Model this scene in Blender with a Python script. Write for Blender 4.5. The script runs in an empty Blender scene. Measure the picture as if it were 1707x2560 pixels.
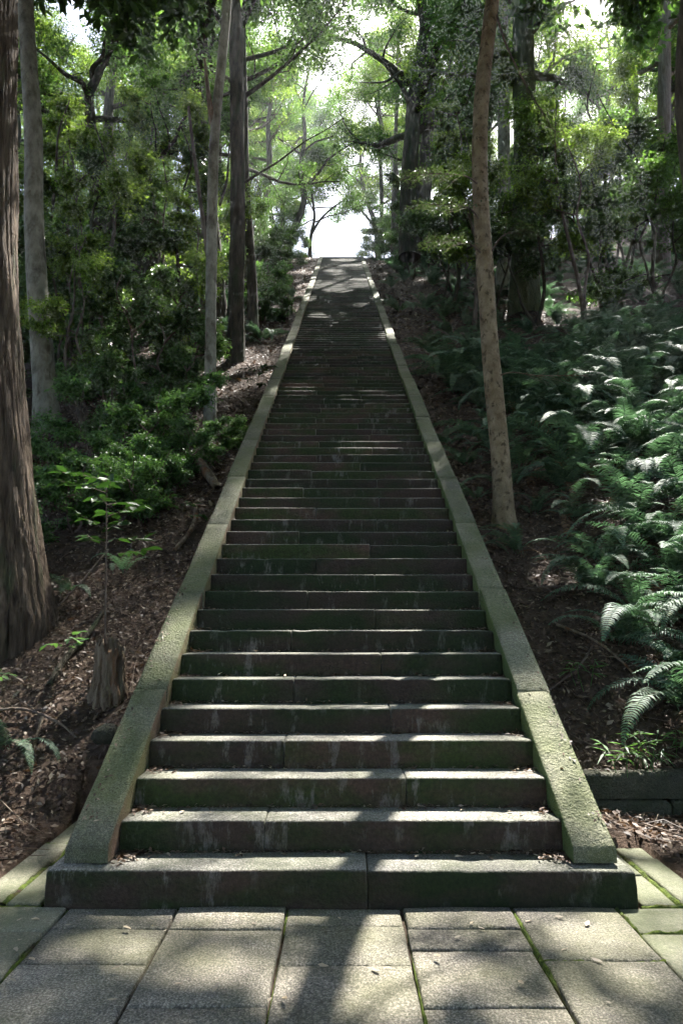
import bpy, math, random
import numpy as np
from mathutils import Vector

# ------------------------------------------------------------------ camera, sky, sun, exposure
scene = bpy.context.scene
cam_data = bpy.data.cameras.new('camera')
cam = bpy.data.objects.new('camera', cam_data)
scene.collection.objects.link(cam)
CAM_H = 1.436
cam.location = (0, 0, CAM_H)
cam.rotation_euler = (math.radians(90 + 8.644), 0, 0)
cam_data.sensor_fit = 'VERTICAL'
cam_data.sensor_height = 36.0
cam_data.lens = 24.0
cam_data.clip_start = 0.05
cam_data.clip_end = 2000
scene.camera = cam

SUN_AZ, SUN_EL = 20.5, 57.0          # degrees to the right of straight ahead, above the horizon
world = bpy.data.worlds.new('World'); scene.world = world
world.use_nodes = True
wnt = world.node_tree
wnt.nodes.clear()
sky = wnt.nodes.new('ShaderNodeTexSky'); sky.sky_type = 'NISHITA'; sky.sun_disc = False
sky.sun_elevation = math.radians(SUN_EL); sky.sun_rotation = math.radians(SUN_AZ)
sky.air_density = 1.0; sky.dust_density = 2.5; sky.ozone_density = 1.0
bg = wnt.nodes.new('ShaderNodeBackground'); bg.inputs['Strength'].default_value = 0.078
wo = wnt.nodes.new('ShaderNodeOutputWorld')
wnt.links.new(sky.outputs[0], bg.inputs[0]); wnt.links.new(bg.outputs[0], wo.inputs[0])

sun_data = bpy.data.lights.new('sun', 'SUN')
sun_data.energy = 5.0; sun_data.angle = math.radians(0.45); sun_data.color = (1.0, 0.96, 0.90)
sun = bpy.data.objects.new('sun', sun_data); scene.collection.objects.link(sun)
_a, _e = math.radians(SUN_AZ), math.radians(SUN_EL)
TO_SUN = np.array([math.sin(_a) * math.cos(_e), math.cos(_a) * math.cos(_e), math.sin(_e)])
sun.rotation_euler = Vector(TO_SUN).to_track_quat('Z', 'Y').to_euler()
sun.location = (4, 14, 40)

scene.view_settings.view_transform = 'Standard'
scene.view_settings.look = 'None'
scene.view_settings.exposure = 2.35
scene.view_settings.gamma = 1.0
cy = scene.cycles
cy.max_bounces = 5; cy.diffuse_bounces = 3; cy.glossy_bounces = 2; cy.transmission_bounces = 3
cy.transparent_max_bounces = 4; cy.volume_bounces = 0
cy.caustics_reflective = False; cy.caustics_refractive = False
cy.sample_clamp_indirect = 6.0
cy.use_denoising = True
cy.use_adaptive_sampling = True; cy.adaptive_threshold = 0.03; cy.adaptive_min_samples = 12
try:
    cy.denoiser = 'OPENIMAGEDENOISE'
except Exception:
    pass

COL = scene.collection
RNG = np.random.default_rng(7)
random.seed(7)

# ------------------------------------------------------------------ helpers
def mesh_from(name, verts, faces, material=None, smooth=False):
    """verts (n,3); faces (m,k) int array of equal-sized faces, or a list of such arrays"""
    if not (isinstance(faces, list) and isinstance(faces[0], np.ndarray) and faces[0].ndim == 2):
        faces = [np.asarray(faces)]
    faces = [np.asarray(f, dtype=np.int32) for f in faces if len(f)]
    me = bpy.data.meshes.new(name)
    verts = np.asarray(verts, dtype=np.float32)
    me.vertices.add(len(verts)); me.vertices.foreach_set('co', verts.ravel())
    nl = sum(f.size for f in faces); nf = sum(len(f) for f in faces)
    me.loops.add(nl); me.loops.foreach_set('vertex_index', np.concatenate([f.ravel() for f in faces]))
    me.polygons.add(nf)
    tot = np.concatenate([np.full(len(f), f.shape[1], np.int32) for f in faces])
    st = np.concatenate([[0], np.cumsum(tot)[:-1]]).astype(np.int32)
    me.polygons.foreach_set('loop_start', st); me.polygons.foreach_set('loop_total', tot)
    me.update(calc_edges=True); me.validate()
    if smooth:
        me.polygons.foreach_set('use_smooth', np.ones(nf, bool))
    if material:
        me.materials.append(material)
    return me

def obj(name, me, parent=None, loc=None, rot=None, scale=None):
    o = bpy.data.objects.new(name, me)
    COL.objects.link(o)
    if parent is not None:
        o.parent = parent
    if loc is not None: o.location = loc
    if rot is not None: o.rotation_euler = rot
    if scale is not None: o.scale = scale if hasattr(scale, '__len__') else (scale,) * 3
    return o

def tag(o, label=None, cat=None, group=None, kind=None):
    if label: o['label'] = label
    if cat: o['category'] = cat
    if group: o['group'] = group
    if kind: o['kind'] = kind
    return o

def empty(name, loc, rz=0.0, scale=1.0):
    o = obj(name, None, loc=loc, rot=(0, 0, rz), scale=scale)
    o.empty_display_size = 0.2
    return o

class Geo:
    """collects several pieces into one mesh"""
    def __init__(s): s.v = []; s.f = {}; s.n = 0
    def add(s, v, f):
        v = np.asarray(v, float); f = np.asarray(f, int)
        s.v.append(v); s.f.setdefault(f.shape[1], []).append(f + s.n); s.n += len(v)
    def mesh(s, name, mat, smooth=False):
        return mesh_from(name, np.concatenate(s.v), [np.concatenate(a) for a in s.f.values()], mat, smooth)

def unit(v):
    v = np.asarray(v, float)
    return v / (np.linalg.norm(v, axis=-1, keepdims=True) + 1e-9)

def snoise(x, y, seed=0.0):
    """cheap smooth noise, about -1..1"""
    x = np.asarray(x, float); y = np.asarray(y, float); s = seed
    return (np.sin(x * 1.0 + 1.7 * np.sin(y * 0.7 + s) + s) + np.sin(y * 1.3 + 1.3 * np.sin(x * 0.9 - s) + 2 * s)
            + 0.6 * np.sin(2.3 * x - 1.9 * y + 3 * s) + 0.5 * np.sin(3.1 * y + 2.7 * x + 1.1 * s)) / 3.1

def tube(pts, rad, seg=8, rough=0.0, ridges=0, seed=0.0, cap=True):
    pts = np.asarray(pts, float); rad = np.asarray(rad, float); n = len(pts)
    t = np.gradient(pts, axis=0); t = unit(t)
    ref = np.array([0.31, 0.95, 0.05]) if abs(t[0, 1]) < 0.9 else np.array([1.0, 0, 0])
    u = unit(np.cross(np.broadcast_to(ref, t.shape), t)); w = np.cross(t, u)
    a = np.linspace(0, 2 * math.pi, seg, endpoint=False)
    r = np.repeat(rad[:, None], seg, 1)
    if rough or ridges:
        hh = np.concatenate([[0], np.cumsum(np.linalg.norm(np.diff(pts, axis=0), axis=1))])[:, None]
        aa = a[None, :]
        k = rough * (snoise(3.0 * np.cos(aa) + seed, 3.0 * np.sin(aa) + hh * 2.2, seed))
        if ridges:
            ph = ridges * aa + 1.5 * np.sin(hh * 0.9 + np.cos(aa) * 2 + seed) + 0.7 * np.sin(hh * 2.7 + 5 * np.sin(aa * 3))
            ph2 = (ridges + 13) * aa + 2.0 * np.sin(hh * 1.3 + 3 * np.sin(aa) + 2)
            brk = 0.5 + 0.5 * np.sin(hh * 5.1 + 9 * np.sin(aa * 5) + 4 * np.sin(hh * 1.7))
            k = k - 0.075 * np.exp(-(np.sin(ph * 0.5) / 0.20) ** 2) * (0.5 + 0.5 * brk) - 0.05 * np.exp(-(np.sin(ph2 * 0.5) / 0.16) ** 2) * (1 - 0.6 * brk) + 0.012 * np.sin(hh * 31 + 12 * np.sin(aa * 7))
        r = r * (1 + k)
    v = pts[:, None, :] + r[..., None] * (np.cos(a)[None, :, None] * u[:, None, :] + np.sin(a)[None, :, None] * w[:, None, :])
    v = v.reshape(-1, 3)
    i = np.arange(n - 1)[:, None] * seg; j = np.arange(seg)[None, :]; j2 = (j + 1) % seg
    f = np.stack([i + j, i + j2, i + seg + j2, i + seg + j], -1).reshape(-1, 4)
    return v, f

def smooth_path(ctrl, n):
    """Catmull-Rom through control points"""
    c = np.asarray(ctrl, float)
    c = np.vstack([2 * c[0] - c[1], c, 2 * c[-1] - c[-2]])
    m = len(c) - 3
    out = []
    for t in np.linspace(0, m - 1e-6, n):
        k = int(t); s = t - k
        p0, p1, p2, p3 = c[k], c[k + 1], c[k + 2], c[k + 3]
        out.append(0.5 * (2 * p1 + (p2 - p0) * s + (2 * p0 - 5 * p1 + 4 * p2 - p3) * s * s + (3 * p1 - p0 - 3 * p2 + p3) * s ** 3))
    return np.array(out)

# ------------------------------------------------------------------ materials
def nd(nt, t, p=None, **inp):
    n = nt.nodes.new(t)
    for k, v in (p or {}).items(): setattr(n, k, v)
    for k, v in inp.items():
        s = n.inputs[int(k[1:])] if k[0] == 'i' and k[1:].isdigit() else n.inputs[k.replace('_', ' ')]
        if isinstance(v, bpy.types.NodeSocket): nt.links.new(v, s)
        else: s.default_value = v
    return n
def mathn(nt, op, a, b=0.0, clamp=False):
    return nd(nt, 'ShaderNodeMath', {'operation': op, 'use_clamp': clamp}, i0=a, i1=b).outputs[0]
def mixc(nt, fac, a, b, blend='MIX'):
    n = nt.nodes.new('ShaderNodeMix'); n.data_type = 'RGBA'; n.blend_type = blend
    for s, v in ((n.inputs[0], fac), (n.inputs[6], a), (n.inputs[7], b)):
        if isinstance(v, bpy.types.NodeSocket): nt.links.new(v, s)
        else: s.default_value = v if not isinstance(v, tuple) or len(v) == 4 else (*v, 1)
    return n.outputs[2]
def ramp(nt, fac, stops, interp='LINEAR'):
    n = nt.nodes.new('ShaderNodeValToRGB'); n.color_ramp.interpolation = interp
    el = n.color_ramp.elements
    while len(el) < len(stops): el.new(0.5)
    for e, (p, c) in zip(el, stops):
        e.position = p; e.color = (c, c, c, 1) if isinstance(c, (int, float)) else (*c, 1)
    nt.links.new(fac, n.inputs[0]); return n.outputs[0]
def noise(nt, vec, scale, detail=4.0, rough=0.55, dist=0.0):
    return nd(nt, 'ShaderNodeTexNoise', Vector=vec, Scale=scale, Detail=detail, Roughness=rough, Distortion=dist).outputs[0]
def mapping(nt, vec, scale, loc=(0, 0, 0)):
    return nd(nt, 'ShaderNodeMapping', Vector=vec, Scale=scale, Location=loc).outputs[0]
def newmat(name):
    m = bpy.data.materials.new(name); m.use_nodes = True
    nt = m.node_tree; nt.nodes.clear()
    return m, nt
def finish(nt, color, rough=0.8, bump=None, bstr=0.3, bdist=0.01, spec=0.3, extra=None):
    b = nd(nt, 'ShaderNodeBsdfPrincipled', Roughness=rough)
    for s, v in (('Base Color', color), ('Specular IOR Level', spec)):
        if isinstance(v, bpy.types.NodeSocket): nt.links.new(v, b.inputs[s])
        else: b.inputs[s].default_value = (*v, 1) if isinstance(v, tuple) else v
    if bump is not None:
        bn = nd(nt, 'ShaderNodeBump', Strength=bstr, Distance=bdist, Height=bump)
        nt.links.new(bn.outputs[0], b.inputs['Normal'])
    out = nt.nodes.new('ShaderNodeOutputMaterial')
    sh = b.outputs[0]
    if extra: sh = extra(b)
    nt.links.new(sh, out.inputs[0])
    return b

def wpos(nt): return nd(nt, 'ShaderNodeNewGeometry').outputs['Position']
def wnrm(nt): return nd(nt, 'ShaderNodeNewGeometry').outputs['Normal']

def stone_mat(name, lightc, darkc, green, green_amt, riser=False, speck=0.35, grain=140, streak=0.0, bstr=0.5, side_moss_red_light=False):
    m, nt = newmat(name)
    P = wpos(nt)
    big = noise(nt, P, 2.1, 7, 0.66)
    col = mixc(nt, ramp(nt, big, [(0.32, 0.0), (0.68, 1.0)]), darkc, lightc)
    oi = nd(nt, 'ShaderNodeObjectInfo').outputs['Random']
    col = mixc(nt, 1.0, col, ramp(nt, oi, [(0.0, (0.66, 0.65, 0.63)), (1.0, (1.22, 1.19, 1.14))]), 'MULTIPLY')
    # mineral grains
    gr = noise(nt, P, grain, 2, 0.7)
    col = mixc(nt, speck, col, mixc(nt, 1.0, col, ramp(nt, gr, [(0.35, 0.35), (0.5, 1.0), (0.66, 2.5)]), 'MULTIPLY'))
    gr2 = noise(nt, P, 45, 3, 0.7)
    col = mixc(nt, 0.6, col, mixc(nt, 1.0, col, ramp(nt, gr2, [(0.3, 0.55), (0.7, 1.45)]), 'MULTIPLY'))
    # algae and moss
    gm = noise(nt, mapping(nt, P, (1, 1, 1), (5, 3, 1)), 2.3, 6, 0.62)
    gmask = ramp(nt, gm, [(0.42 - 0.12 * green_amt, 0.0), (0.62, 1.0)])
    gmask = mathn(nt, 'MULTIPLY', gmask, green_amt, True)
    N = wnrm(nt)
    sx = nd(nt, 'ShaderNodeSeparateXYZ', Vector=N)
    if side_moss_red_light:   # flank faces: moss green on the right, reddish light painted into the left
        px = nd(nt, 'ShaderNodeSeparateXYZ', Vector=P).outputs[0]
        face = ramp(nt, mathn(nt, 'ABSOLUTE', sx.outputs[0]), [(0.5, 0.0), (0.9, 1.0)])
        right = ramp(nt, px, [(0.0, 0.0), (1.0, 1.0)])
        sidecol = mixc(nt, right, (0.13, 0.065, 0.04), (0.045, 0.085, 0.012))
        col = mixc(nt, mathn(nt, 'MULTIPLY', face, 0.8), col, sidecol)
    col = mixc(nt, gmask, col, green)
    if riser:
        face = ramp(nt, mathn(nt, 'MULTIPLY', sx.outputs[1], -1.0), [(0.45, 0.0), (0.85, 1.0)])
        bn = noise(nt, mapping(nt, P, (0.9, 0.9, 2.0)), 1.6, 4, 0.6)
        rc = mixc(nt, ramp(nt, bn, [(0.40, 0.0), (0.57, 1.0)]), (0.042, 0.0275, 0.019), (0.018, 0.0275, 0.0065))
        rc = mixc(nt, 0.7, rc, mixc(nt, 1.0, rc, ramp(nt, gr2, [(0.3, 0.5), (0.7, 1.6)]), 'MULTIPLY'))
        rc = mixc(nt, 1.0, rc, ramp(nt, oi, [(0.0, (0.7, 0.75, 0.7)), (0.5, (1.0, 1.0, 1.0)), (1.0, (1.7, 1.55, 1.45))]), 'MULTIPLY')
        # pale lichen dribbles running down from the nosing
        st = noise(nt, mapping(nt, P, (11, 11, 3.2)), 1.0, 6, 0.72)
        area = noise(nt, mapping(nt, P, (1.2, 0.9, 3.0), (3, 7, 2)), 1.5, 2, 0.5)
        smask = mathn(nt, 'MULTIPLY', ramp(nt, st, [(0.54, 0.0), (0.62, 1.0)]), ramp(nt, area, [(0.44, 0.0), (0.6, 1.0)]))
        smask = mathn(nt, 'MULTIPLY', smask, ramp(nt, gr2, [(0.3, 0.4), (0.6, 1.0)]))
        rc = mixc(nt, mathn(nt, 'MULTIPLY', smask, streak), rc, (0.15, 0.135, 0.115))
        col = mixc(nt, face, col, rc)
    h = mathn(nt, 'ADD', mathn(nt, 'MULTIPLY', noise(nt, P, 60, 3, 0.6), 1.0), mathn(nt, 'MULTIPLY', noise(nt, P, 12, 3, 0.5), 0.8))
    finish(nt, col, 0.80, h, bstr, 0.018, 0.3)
    return m

M = {}
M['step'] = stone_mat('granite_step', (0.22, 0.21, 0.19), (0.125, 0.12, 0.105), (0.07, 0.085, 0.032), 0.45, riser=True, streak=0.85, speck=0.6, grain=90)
M['coping'] = stone_mat('granite_coping', (0.20, 0.195, 0.14), (0.105, 0.105, 0.072), (0.092, 0.112, 0.030), 0.62, bstr=1.0, side_moss_red_light=True, speck=0.6)
M['slab'] = stone_mat('granite_paving', (0.215, 0.197, 0.168), (0.105, 0.096, 0.078), (0.095, 0.10, 0.034), 0.42, speck=0.75, grain=105, bstr=0.7)
M['slab_green'] = stone_mat('granite_paving_algae', (0.20, 0.195, 0.15), (0.125, 0.12, 0.09), (0.085, 0.10, 0.04), 0.7, speck=0.4)
M['wallstone'] = stone_mat('mossy_wall_stone', (0.075, 0.068, 0.05), (0.032, 0.03, 0.022), (0.022, 0.034, 0.009), 0.8, speck=0.5, bstr=1.0)

def simple_mat(name, c1, c2, scale, rough=0.9, stretch=(1, 1, 1), bstr=0.6, bdist=0.02, bscale=None, coord='obj', spec=0.2, detail=6, lo=0.35, hi=0.65, third=None):
    m, nt = newmat(name)
    V = nd(nt, 'ShaderNodeTexCoord').outputs['Object'] if coord == 'obj' else wpos(nt)
    V = mapping(nt, V, stretch)
    n1 = noise(nt, V, scale, detail, 0.62)
    col = mixc(nt, ramp(nt, n1, [(lo, 0.0), (hi, 1.0)]), c1, c2)
    if third:
        c3, s3, a3, b3 = third
        col = mixc(nt, ramp(nt, noise(nt, mapping(nt, V, (1, 1, 1), (9, 4, 2)), s3, 5, 0.6), [(a3, 0.0), (b3, 1.0)]), col, c3)
    n2 = noise(nt, V, bscale or scale * 3, 5, 0.65)
    finish(nt, col, rough, mathn(nt, 'ADD', n2, n1), bstr, bdist, spec)
    return m
M['soil'] = simple_mat('forest_floor', (0.045, 0.030, 0.020), (0.115, 0.078, 0.055), 9, coord='w', detail=9, bstr=1.0, bdist=0.05, bscale=22)
M['bark_ridged'] = simple_mat('ridged_bark', (0.045, 0.030, 0.020), (0.17, 0.125, 0.085), 3.0, stretch=(5, 5, 0.7), bstr=1.0, bdist=0.04, third=((0.09, 0.10, 0.05), 1.2, 0.55, 0.75))
M['bark_pale'] = simple_mat('pale_smooth_bark', (0.16, 0.152, 0.112), (0.31, 0.30, 0.235), 3.2, stretch=(2.5, 2.5, 1.3), bstr=0.4, bdist=0.01, third=((0.10, 0.085, 0.06), 2.5, 0.52, 0.68))
M['bark_mottled'] = simple_mat('mottled_bark', (0.15, 0.107, 0.060), (0.29, 0.23, 0.145), 4.0, stretch=(1.8, 1.8, 1.5), bstr=0.9, bdist=0.02, third=((0.085, 0.062, 0.034), 8.0, 0.54, 0.64))
M['bark_dark'] = simple_mat('dark_mossy_bark', (0.030, 0.026, 0.018), (0.095, 0.078, 0.055), 3.0, stretch=(4, 4, 0.9), bstr=0.9, bdist=0.03, third=((0.035, 0.05, 0.018), 1.3, 0.48, 0.7))
M['bark_grey'] = simple_mat('grey_brown_bark', (0.075, 0.062, 0.048), (0.18, 0.15, 0.12), 3.0, stretch=(4, 4, 0.8), bstr=0.9, bdist=0.03)
M['bark_cypress'] = simple_mat('cypress_bark', (0.13, 0.10, 0.08), (0.28, 0.235, 0.195), 3.0, stretch=(5, 5, 0.6), bstr=0.9, bdist=0.03)
M['bark_green'] = simple_mat('moss_clad_bark', (0.05, 0.065, 0.03), (0.12, 0.13, 0.07), 3.0, stretch=(3, 3, 0.9), bstr=0.9, bdist=0.03)
M['dead_wood'] = simple_mat('dead_wood', (0.10, 0.065, 0.04), (0.30, 0.24, 0.17), 4.0, stretch=(5, 5, 0.7), bstr=1.0, bdist=0.03, third=((0.22, 0.085, 0.03), 1.1, 0.55, 0.7))
M['twig'] = simple_mat('twig_wood', (0.07, 0.05, 0.04), (0.20, 0.155, 0.12), 5.0)
M['moss'] = simple_mat('joint_moss', (0.035, 0.055, 0.010), (0.115, 0.155, 0.022), 20, coord='w', bstr=1.0, bdist=0.02, third=((0.05, 0.032, 0.02), 5, 0.55, 0.66))
M['joint'] = simple_mat('joint_dirt', (0.025, 0.018, 0.012), (0.07, 0.05, 0.035), 25, coord='w')

def leaf_mat(name, stops, trans_col, trans=0.35, rough=0.38, spec=0.5):
    m, nt = newmat(name)
    g = nd(nt, 'ShaderNodeNewGeometry')
    rnd = g.outputs['Random Per Island']
    oi = nd(nt, 'ShaderNodeObjectInfo').outputs['Random']
    col = ramp(nt, rnd, stops)
    col = mixc(nt, 1.0, col, ramp(nt, oi, [(0.0, (0.8, 0.85, 0.85)), (1.0, (1.2, 1.15, 1.0))]), 'MULTIPLY')
    def ex(b):
        t = nd(nt, 'ShaderNodeBsdfTranslucent')
        nt.links.new(mixc(nt, 1.0, trans_col, ramp(nt, rnd, [(0, 0.6), (1, 1.4)]), 'MULTIPLY'), t.inputs['Color'])
        mx = nd(nt, 'ShaderNodeMixShader', i0=trans)
        nt.links.new(b.outputs[0], mx.inputs[1]); nt.links.new(t.outputs[0], mx.inputs[2])
        return mx.outputs[0]
    finish(nt, col, rough, spec=spec, extra=ex)
    return m
M['leaf_oak'] = leaf_mat('evergreen_leaf', [(0, (0.026, 0.058, 0.018)), (0.6, (0.050, 0.105, 0.026)), (1, (0.095, 0.155, 0.035))], (0.15, 0.30, 0.045), 0.40, 0.48, 0.35)
M['leaf_bright'] = leaf_mat('bright_leaf', [(0, (0.045, 0.095, 0.018)), (0.6, (0.080, 0.150, 0.026)), (1, (0.14, 0.20, 0.035))], (0.28, 0.44, 0.05), 0.43, 0.46, 0.4)
M['leaf_gloss'] = leaf_mat('glossy_leaf', [(0, (0.026, 0.062, 0.028)), (0.6, (0.045, 0.095, 0.038)), (1, (0.07, 0.125, 0.045))], (0.16, 0.30, 0.05), 0.30, 0.32, 0.6)
M['leaf_shrub'] = leaf_mat('shrub_leaf', [(0, (0.032, 0.085, 0.036)), (0.6, (0.055, 0.125, 0.048)), (1, (0.09, 0.165, 0.055))], (0.17, 0.36, 0.06), 0.38, 0.46, 0.4)
M['leaf_spray'] = leaf_mat('spray_leaf', [(0, (0.03, 0.055, 0.02)), (1, (0.06, 0.095, 0.035))], (0.08, 0.125, 0.03), 0.3, 0.38, 0.5)
M['leaf_seedling'] = leaf_mat('seedling_leaf', [(0, (0.018, 0.050, 0.010)), (1, (0.036, 0.085, 0.016))], (0.03, 0.08, 0.010), 0.35, 0.5, 0.35)
M['fern'] = leaf_mat('fern_leaf', [(0, (0.070, 0.125, 0.085)), (0.7, (0.105, 0.165, 0.11)), (1, (0.15, 0.20, 0.105))], (0.13, 0.27, 0.11), 0.28, 0.6, 0.25)
M['fern_dead'] = leaf_mat('withered_fern_leaf', [(0, (0.10, 0.055, 0.03)), (1, (0.22, 0.14, 0.08))], (0.2, 0.1, 0.04), 0.2, 0.7, 0.2)
M['litter'] = leaf_mat('dead_leaf', [(0, (0.028, 0.017, 0.011)), (0.4, (0.075, 0.045, 0.030)), (0.8, (0.145, 0.095, 0.065)), (1, (0.30, 0.24, 0.18))], (0.2, 0.1, 0.04), 0.12, 0.55, 0.35)
M['fallen'] = leaf_mat('fallen_leaf', [(0, (0.16, 0.10, 0.06)), (0.4, (0.36, 0.29, 0.21)), (1, (0.50, 0.43, 0.34))], (0.2, 0.1, 0.04), 0.12, 0.6, 0.3)

# ------------------------------------------------------------------ measures of the place
R1, TREAD, Y1 = 0.165, 0.2611, 3.689      # riser, tread, first riser
NSTEP = 146
step_z = np.array([k * R1 + max(0, k - 46) * 0.0052 for k in range(NSTEP + 1)])
step_y = np.array([Y1 + (k - 1) * TREAD for k in range(NSTEP + 2)])
def nosing(y):
    return np.interp(y, step_y[1:NSTEP + 1], step_z[1:]) + np.where(np.asarray(y) < Y1, (np.asarray(y) - Y1) * R1 / TREAD, 0)
TOP_Y, TOP_Z = float(step_y[NSTEP]), float(step_z[NSTEP])

def smoothstep(a, b, x):
    t = np.clip((np.asarray(x, float) - a) / (b - a), 0, 1); return t * t * (3 - 2 * t)

def hill(x, y):
    """natural slope beside the stairs"""
    x = np.asarray(x, float); y = np.asarray(y, float)
    edge = 5.2 + 0.12 * snoise(x * 1.4, y * 0, 2.0) * (x < 0)
    rise = 0.28 * smoothstep(edge - np.where(x < 0, 0.25, 0.03), edge + 0.03, y)
    yy = np.clip(y - 5.2, 0, TOP_Y - 5.2)
    up = yy * (TOP_Z - 0.35) / (TOP_Y - 5.2)
    up = up + 0.35 * np.exp(-((y - 8) / 3.0) ** 2) * 0
    over = np.clip(y - TOP_Y, 0, 200)
    up = up - 0.004 * np.clip(over - 14, 0, 80) ** 2 * 0.4
    lat = 0.13 * np.clip(x - 3.0, 0, 18) * smoothstep(4.5, 11, y) - 0.05 * np.clip(-x - 6.0, 0, 20) * smoothstep(8, 20, y)
    front = 0.06 * np.clip(np.abs(x) - 1.95, 0, 3) + 0.1 * np.exp(-((y - 5.0) / 0.5) ** 2) * np.exp(-((x - 1.75) / 0.35) ** 2)
    bump = (0.07 * snoise(x * 1.1, y * 1.1, 1.0) + 0.035 * snoise(x * 3.1, y * 2.9, 4.0)) * smoothstep(1.9, 2.6, np.abs(x)) * smoothstep(4.6, 6.5, y) \
        + 0.22 * snoise(x * 0.33, y * 0.3, 6.0) * smoothstep(9, 16, y) * smoothstep(2.2, 5, np.abs(x))
    return rise + up + lat + front * smoothstep(5.3, 4.9, y) + bump + 0.02 * smoothstep(1.9, 2.2, np.abs(x))

def ground(x, y):
    x = np.asarray(x, float); y = np.asarray(y, float)
    h = hill(x, y)
    ax = np.abs(x)
    under = np.where(y > 4.0, nosing(np.clip(y, Y1, TOP_Y)) - 0.62, -0.16)
    under = np.where(y > TOP_Y + 0.3, h, np.minimum(under, h))
    h = np.where(ax < 1.40, under, h)
    pave = ((ax < 1.90) & (y < np.where(x < 0, 5.25, 4.62))) & (ax >= 1.40)
    h = np.where(pave | ((ax < 1.90) & (y <= 4.0)), -0.13, h)
    return h

# ------------------------------------------------------------------ the setting: ground
xs = np.unique(np.round(np.concatenate([np.arange(-7, 7.01, 0.14), np.arange(7, 24, 0.45), -np.arange(7, 24, 0.45), np.arange(24, 160, 6), -np.arange(24, 160, 6), [-1.405, 1.405, -1.395, 1.395, 1.895, 1.905, -1.895, -1.905]]), 4))
ys = np.unique(np.round(np.concatenate([np.arange(-60, 0, 5), np.arange(0, 3.6, 0.3), np.arange(3.6, 15, 0.13), np.arange(15, 46, 0.4), np.arange(46, 240, 7)]), 4))
gx, gy = np.meshgrid(xs, ys)
gz = ground(gx, gy)
nx, ny = len(xs), len(ys)
ii = np.arange(ny - 1)[:, None] * nx + np.arange(nx - 1)[None, :]
gf = np.stack([ii, ii + 1, ii + nx + 1, ii + nx], -1).reshape(-1, 4)
terrain = obj('ground', mesh_from('ground', np.stack([gx, gy, gz], -1).reshape(-1, 3), gf, M['soil'], True))
tag(terrain, 'brown forest floor rising on both sides of the stone stairs', kind='structure')

# ------------------------------------------------------------------ pavement
def slab_mesh(x0, x1, y0, y1, zt, th, mat, seed, nxs=5, nys=5, bev=0.010, rough=0.0035):
    """stone slab with rounded, slightly uneven rim"""
    def axis(a, b, n):
        return np.concatenate([[a, a + bev * 0.35], np.linspace(a + bev, b - bev, n), [b - bev * 0.35, b]])
    X = axis(x0, x1, nxs); Y = axis(y0, y1, nys)
    XX, YY = np.meshgrid(X, Y)
    dx = np.minimum(XX - x0, x1 - XX); dy = np.minimum(YY - y0, y1 - YY); d = np.minimum(dx, dy)
    Z = zt - bev * np.clip(1 - d / bev, 0, 1) ** 2 + rough * snoise(XX * 6 + seed, YY * 6, seed)
    XX = XX + 0.0045 * snoise(YY * 7, XX * 3, seed + 1) * (dx < bev); YY = YY + 0.006 * snoise(XX * 6, YY * 3, seed + 2) * (dy < bev)
    n1, n2 = len(X), len(Y)
    top = np.stack([XX, YY, Z], -1).reshape(-1, 3)
    i = np.arange(n2 - 1)[:, None] * n1 + np.arange(n1 - 1)[None, :]
    f = np.stack([i, i + 1, i + n1 + 1, i + n1], -1).reshape(-1, 4)
    rim = np.concatenate([np.arange(n1), np.arange(1, n2) * n1 + n1 - 1, (n2 - 1) * n1 + np.arange(n1 - 2, -1, -1), np.arange(n2 - 2, 0, -1) * n1])
    bot = top[rim].copy(); bot[:, 2] = zt - th
    k = len(rim); o = len(top)
    a = np.arange(k); b = (a + 1) % k
    fs = np.stack([rim[a], o + a, o + b, rim[b]], -1)
    return mesh_from('slab', np.vstack([top, bot]), np.vstack([f, fs]), mat, True)

pavement = empty('pavement', (0, 3, 0)); tag(pavement, 'grey granite paving slabs with mossy joints in front of the stairs', kind='structure')
def pchild(name, me):
    o = obj(name, me, pavement); o.location = (0, -3, 0); return o
GAP = 0.007
cols = [(-1.90, -1.365, [3.40, 2.55, 1.7, 0.8], 'slab_green', 3.672), (-1.365, -0.81, [3.45, 3.12, 2.35, 1.5, 0.6], 'slab', 3.672), (-0.81, -0.27, [3.42, 2.79, 1.9, 1.0], 'slab', 3.672),
        (-0.27, 0.30, [3.475, 3.10, 2.30, 1.45, 0.5], 'slab', 3.672), (0.30, 0.845, [3.44, 3.24, 2.80, 1.95, 1.1], 'slab', 3.672), (0.845, 1.366, [3.13, 2.25, 1.4, 0.5], 'slab', 3.672),
        (1.366, 1.90, [3.40, 2.5, 1.6, 0.7], 'slab_green', 3.672)]
sd = 1.0
for ci, (x0, x1, cuts, mt, yt) in enumerate(cols):
    yb = [yt] + cuts + [-0.6]
    for a, b in zip(yb[:-1], yb[1:]):
        sd += 1.7
        dz = 0.006 * math.sin(sd * 3.3)
        pchild('paving_slab', slab_mesh(x0 + GAP, x1 - GAP, b + GAP * 0.45, a - GAP * 0.45, -0.004 + dz, 0.09, M[mt], sd, 12, 10))
# slabs that run back along both flanks of the staircase
for x0, x1, cuts in ((-1.90, -1.71, [3.69, 4.62, 5.22]), (-1.70, -1.505, [3.69, 4.22, 4.85, 5.22]), (1.505, 1.70, [3.69, 4.10, 4.6]), (1.71, 1.90, [3.69, 4.36, 4.58])):
    for a, b in zip(cuts[:-1], cuts[1:]):
        sd += 1.3
        pchild('paving_slab', slab_mesh(x0 + 0.012, x1 - 0.012, a + 0.008, b - 0.008, -0.002 + 0.008 * math.sin(sd * 2.1), 0.09, M['slab_green'], sd, 4, 6))
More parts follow.
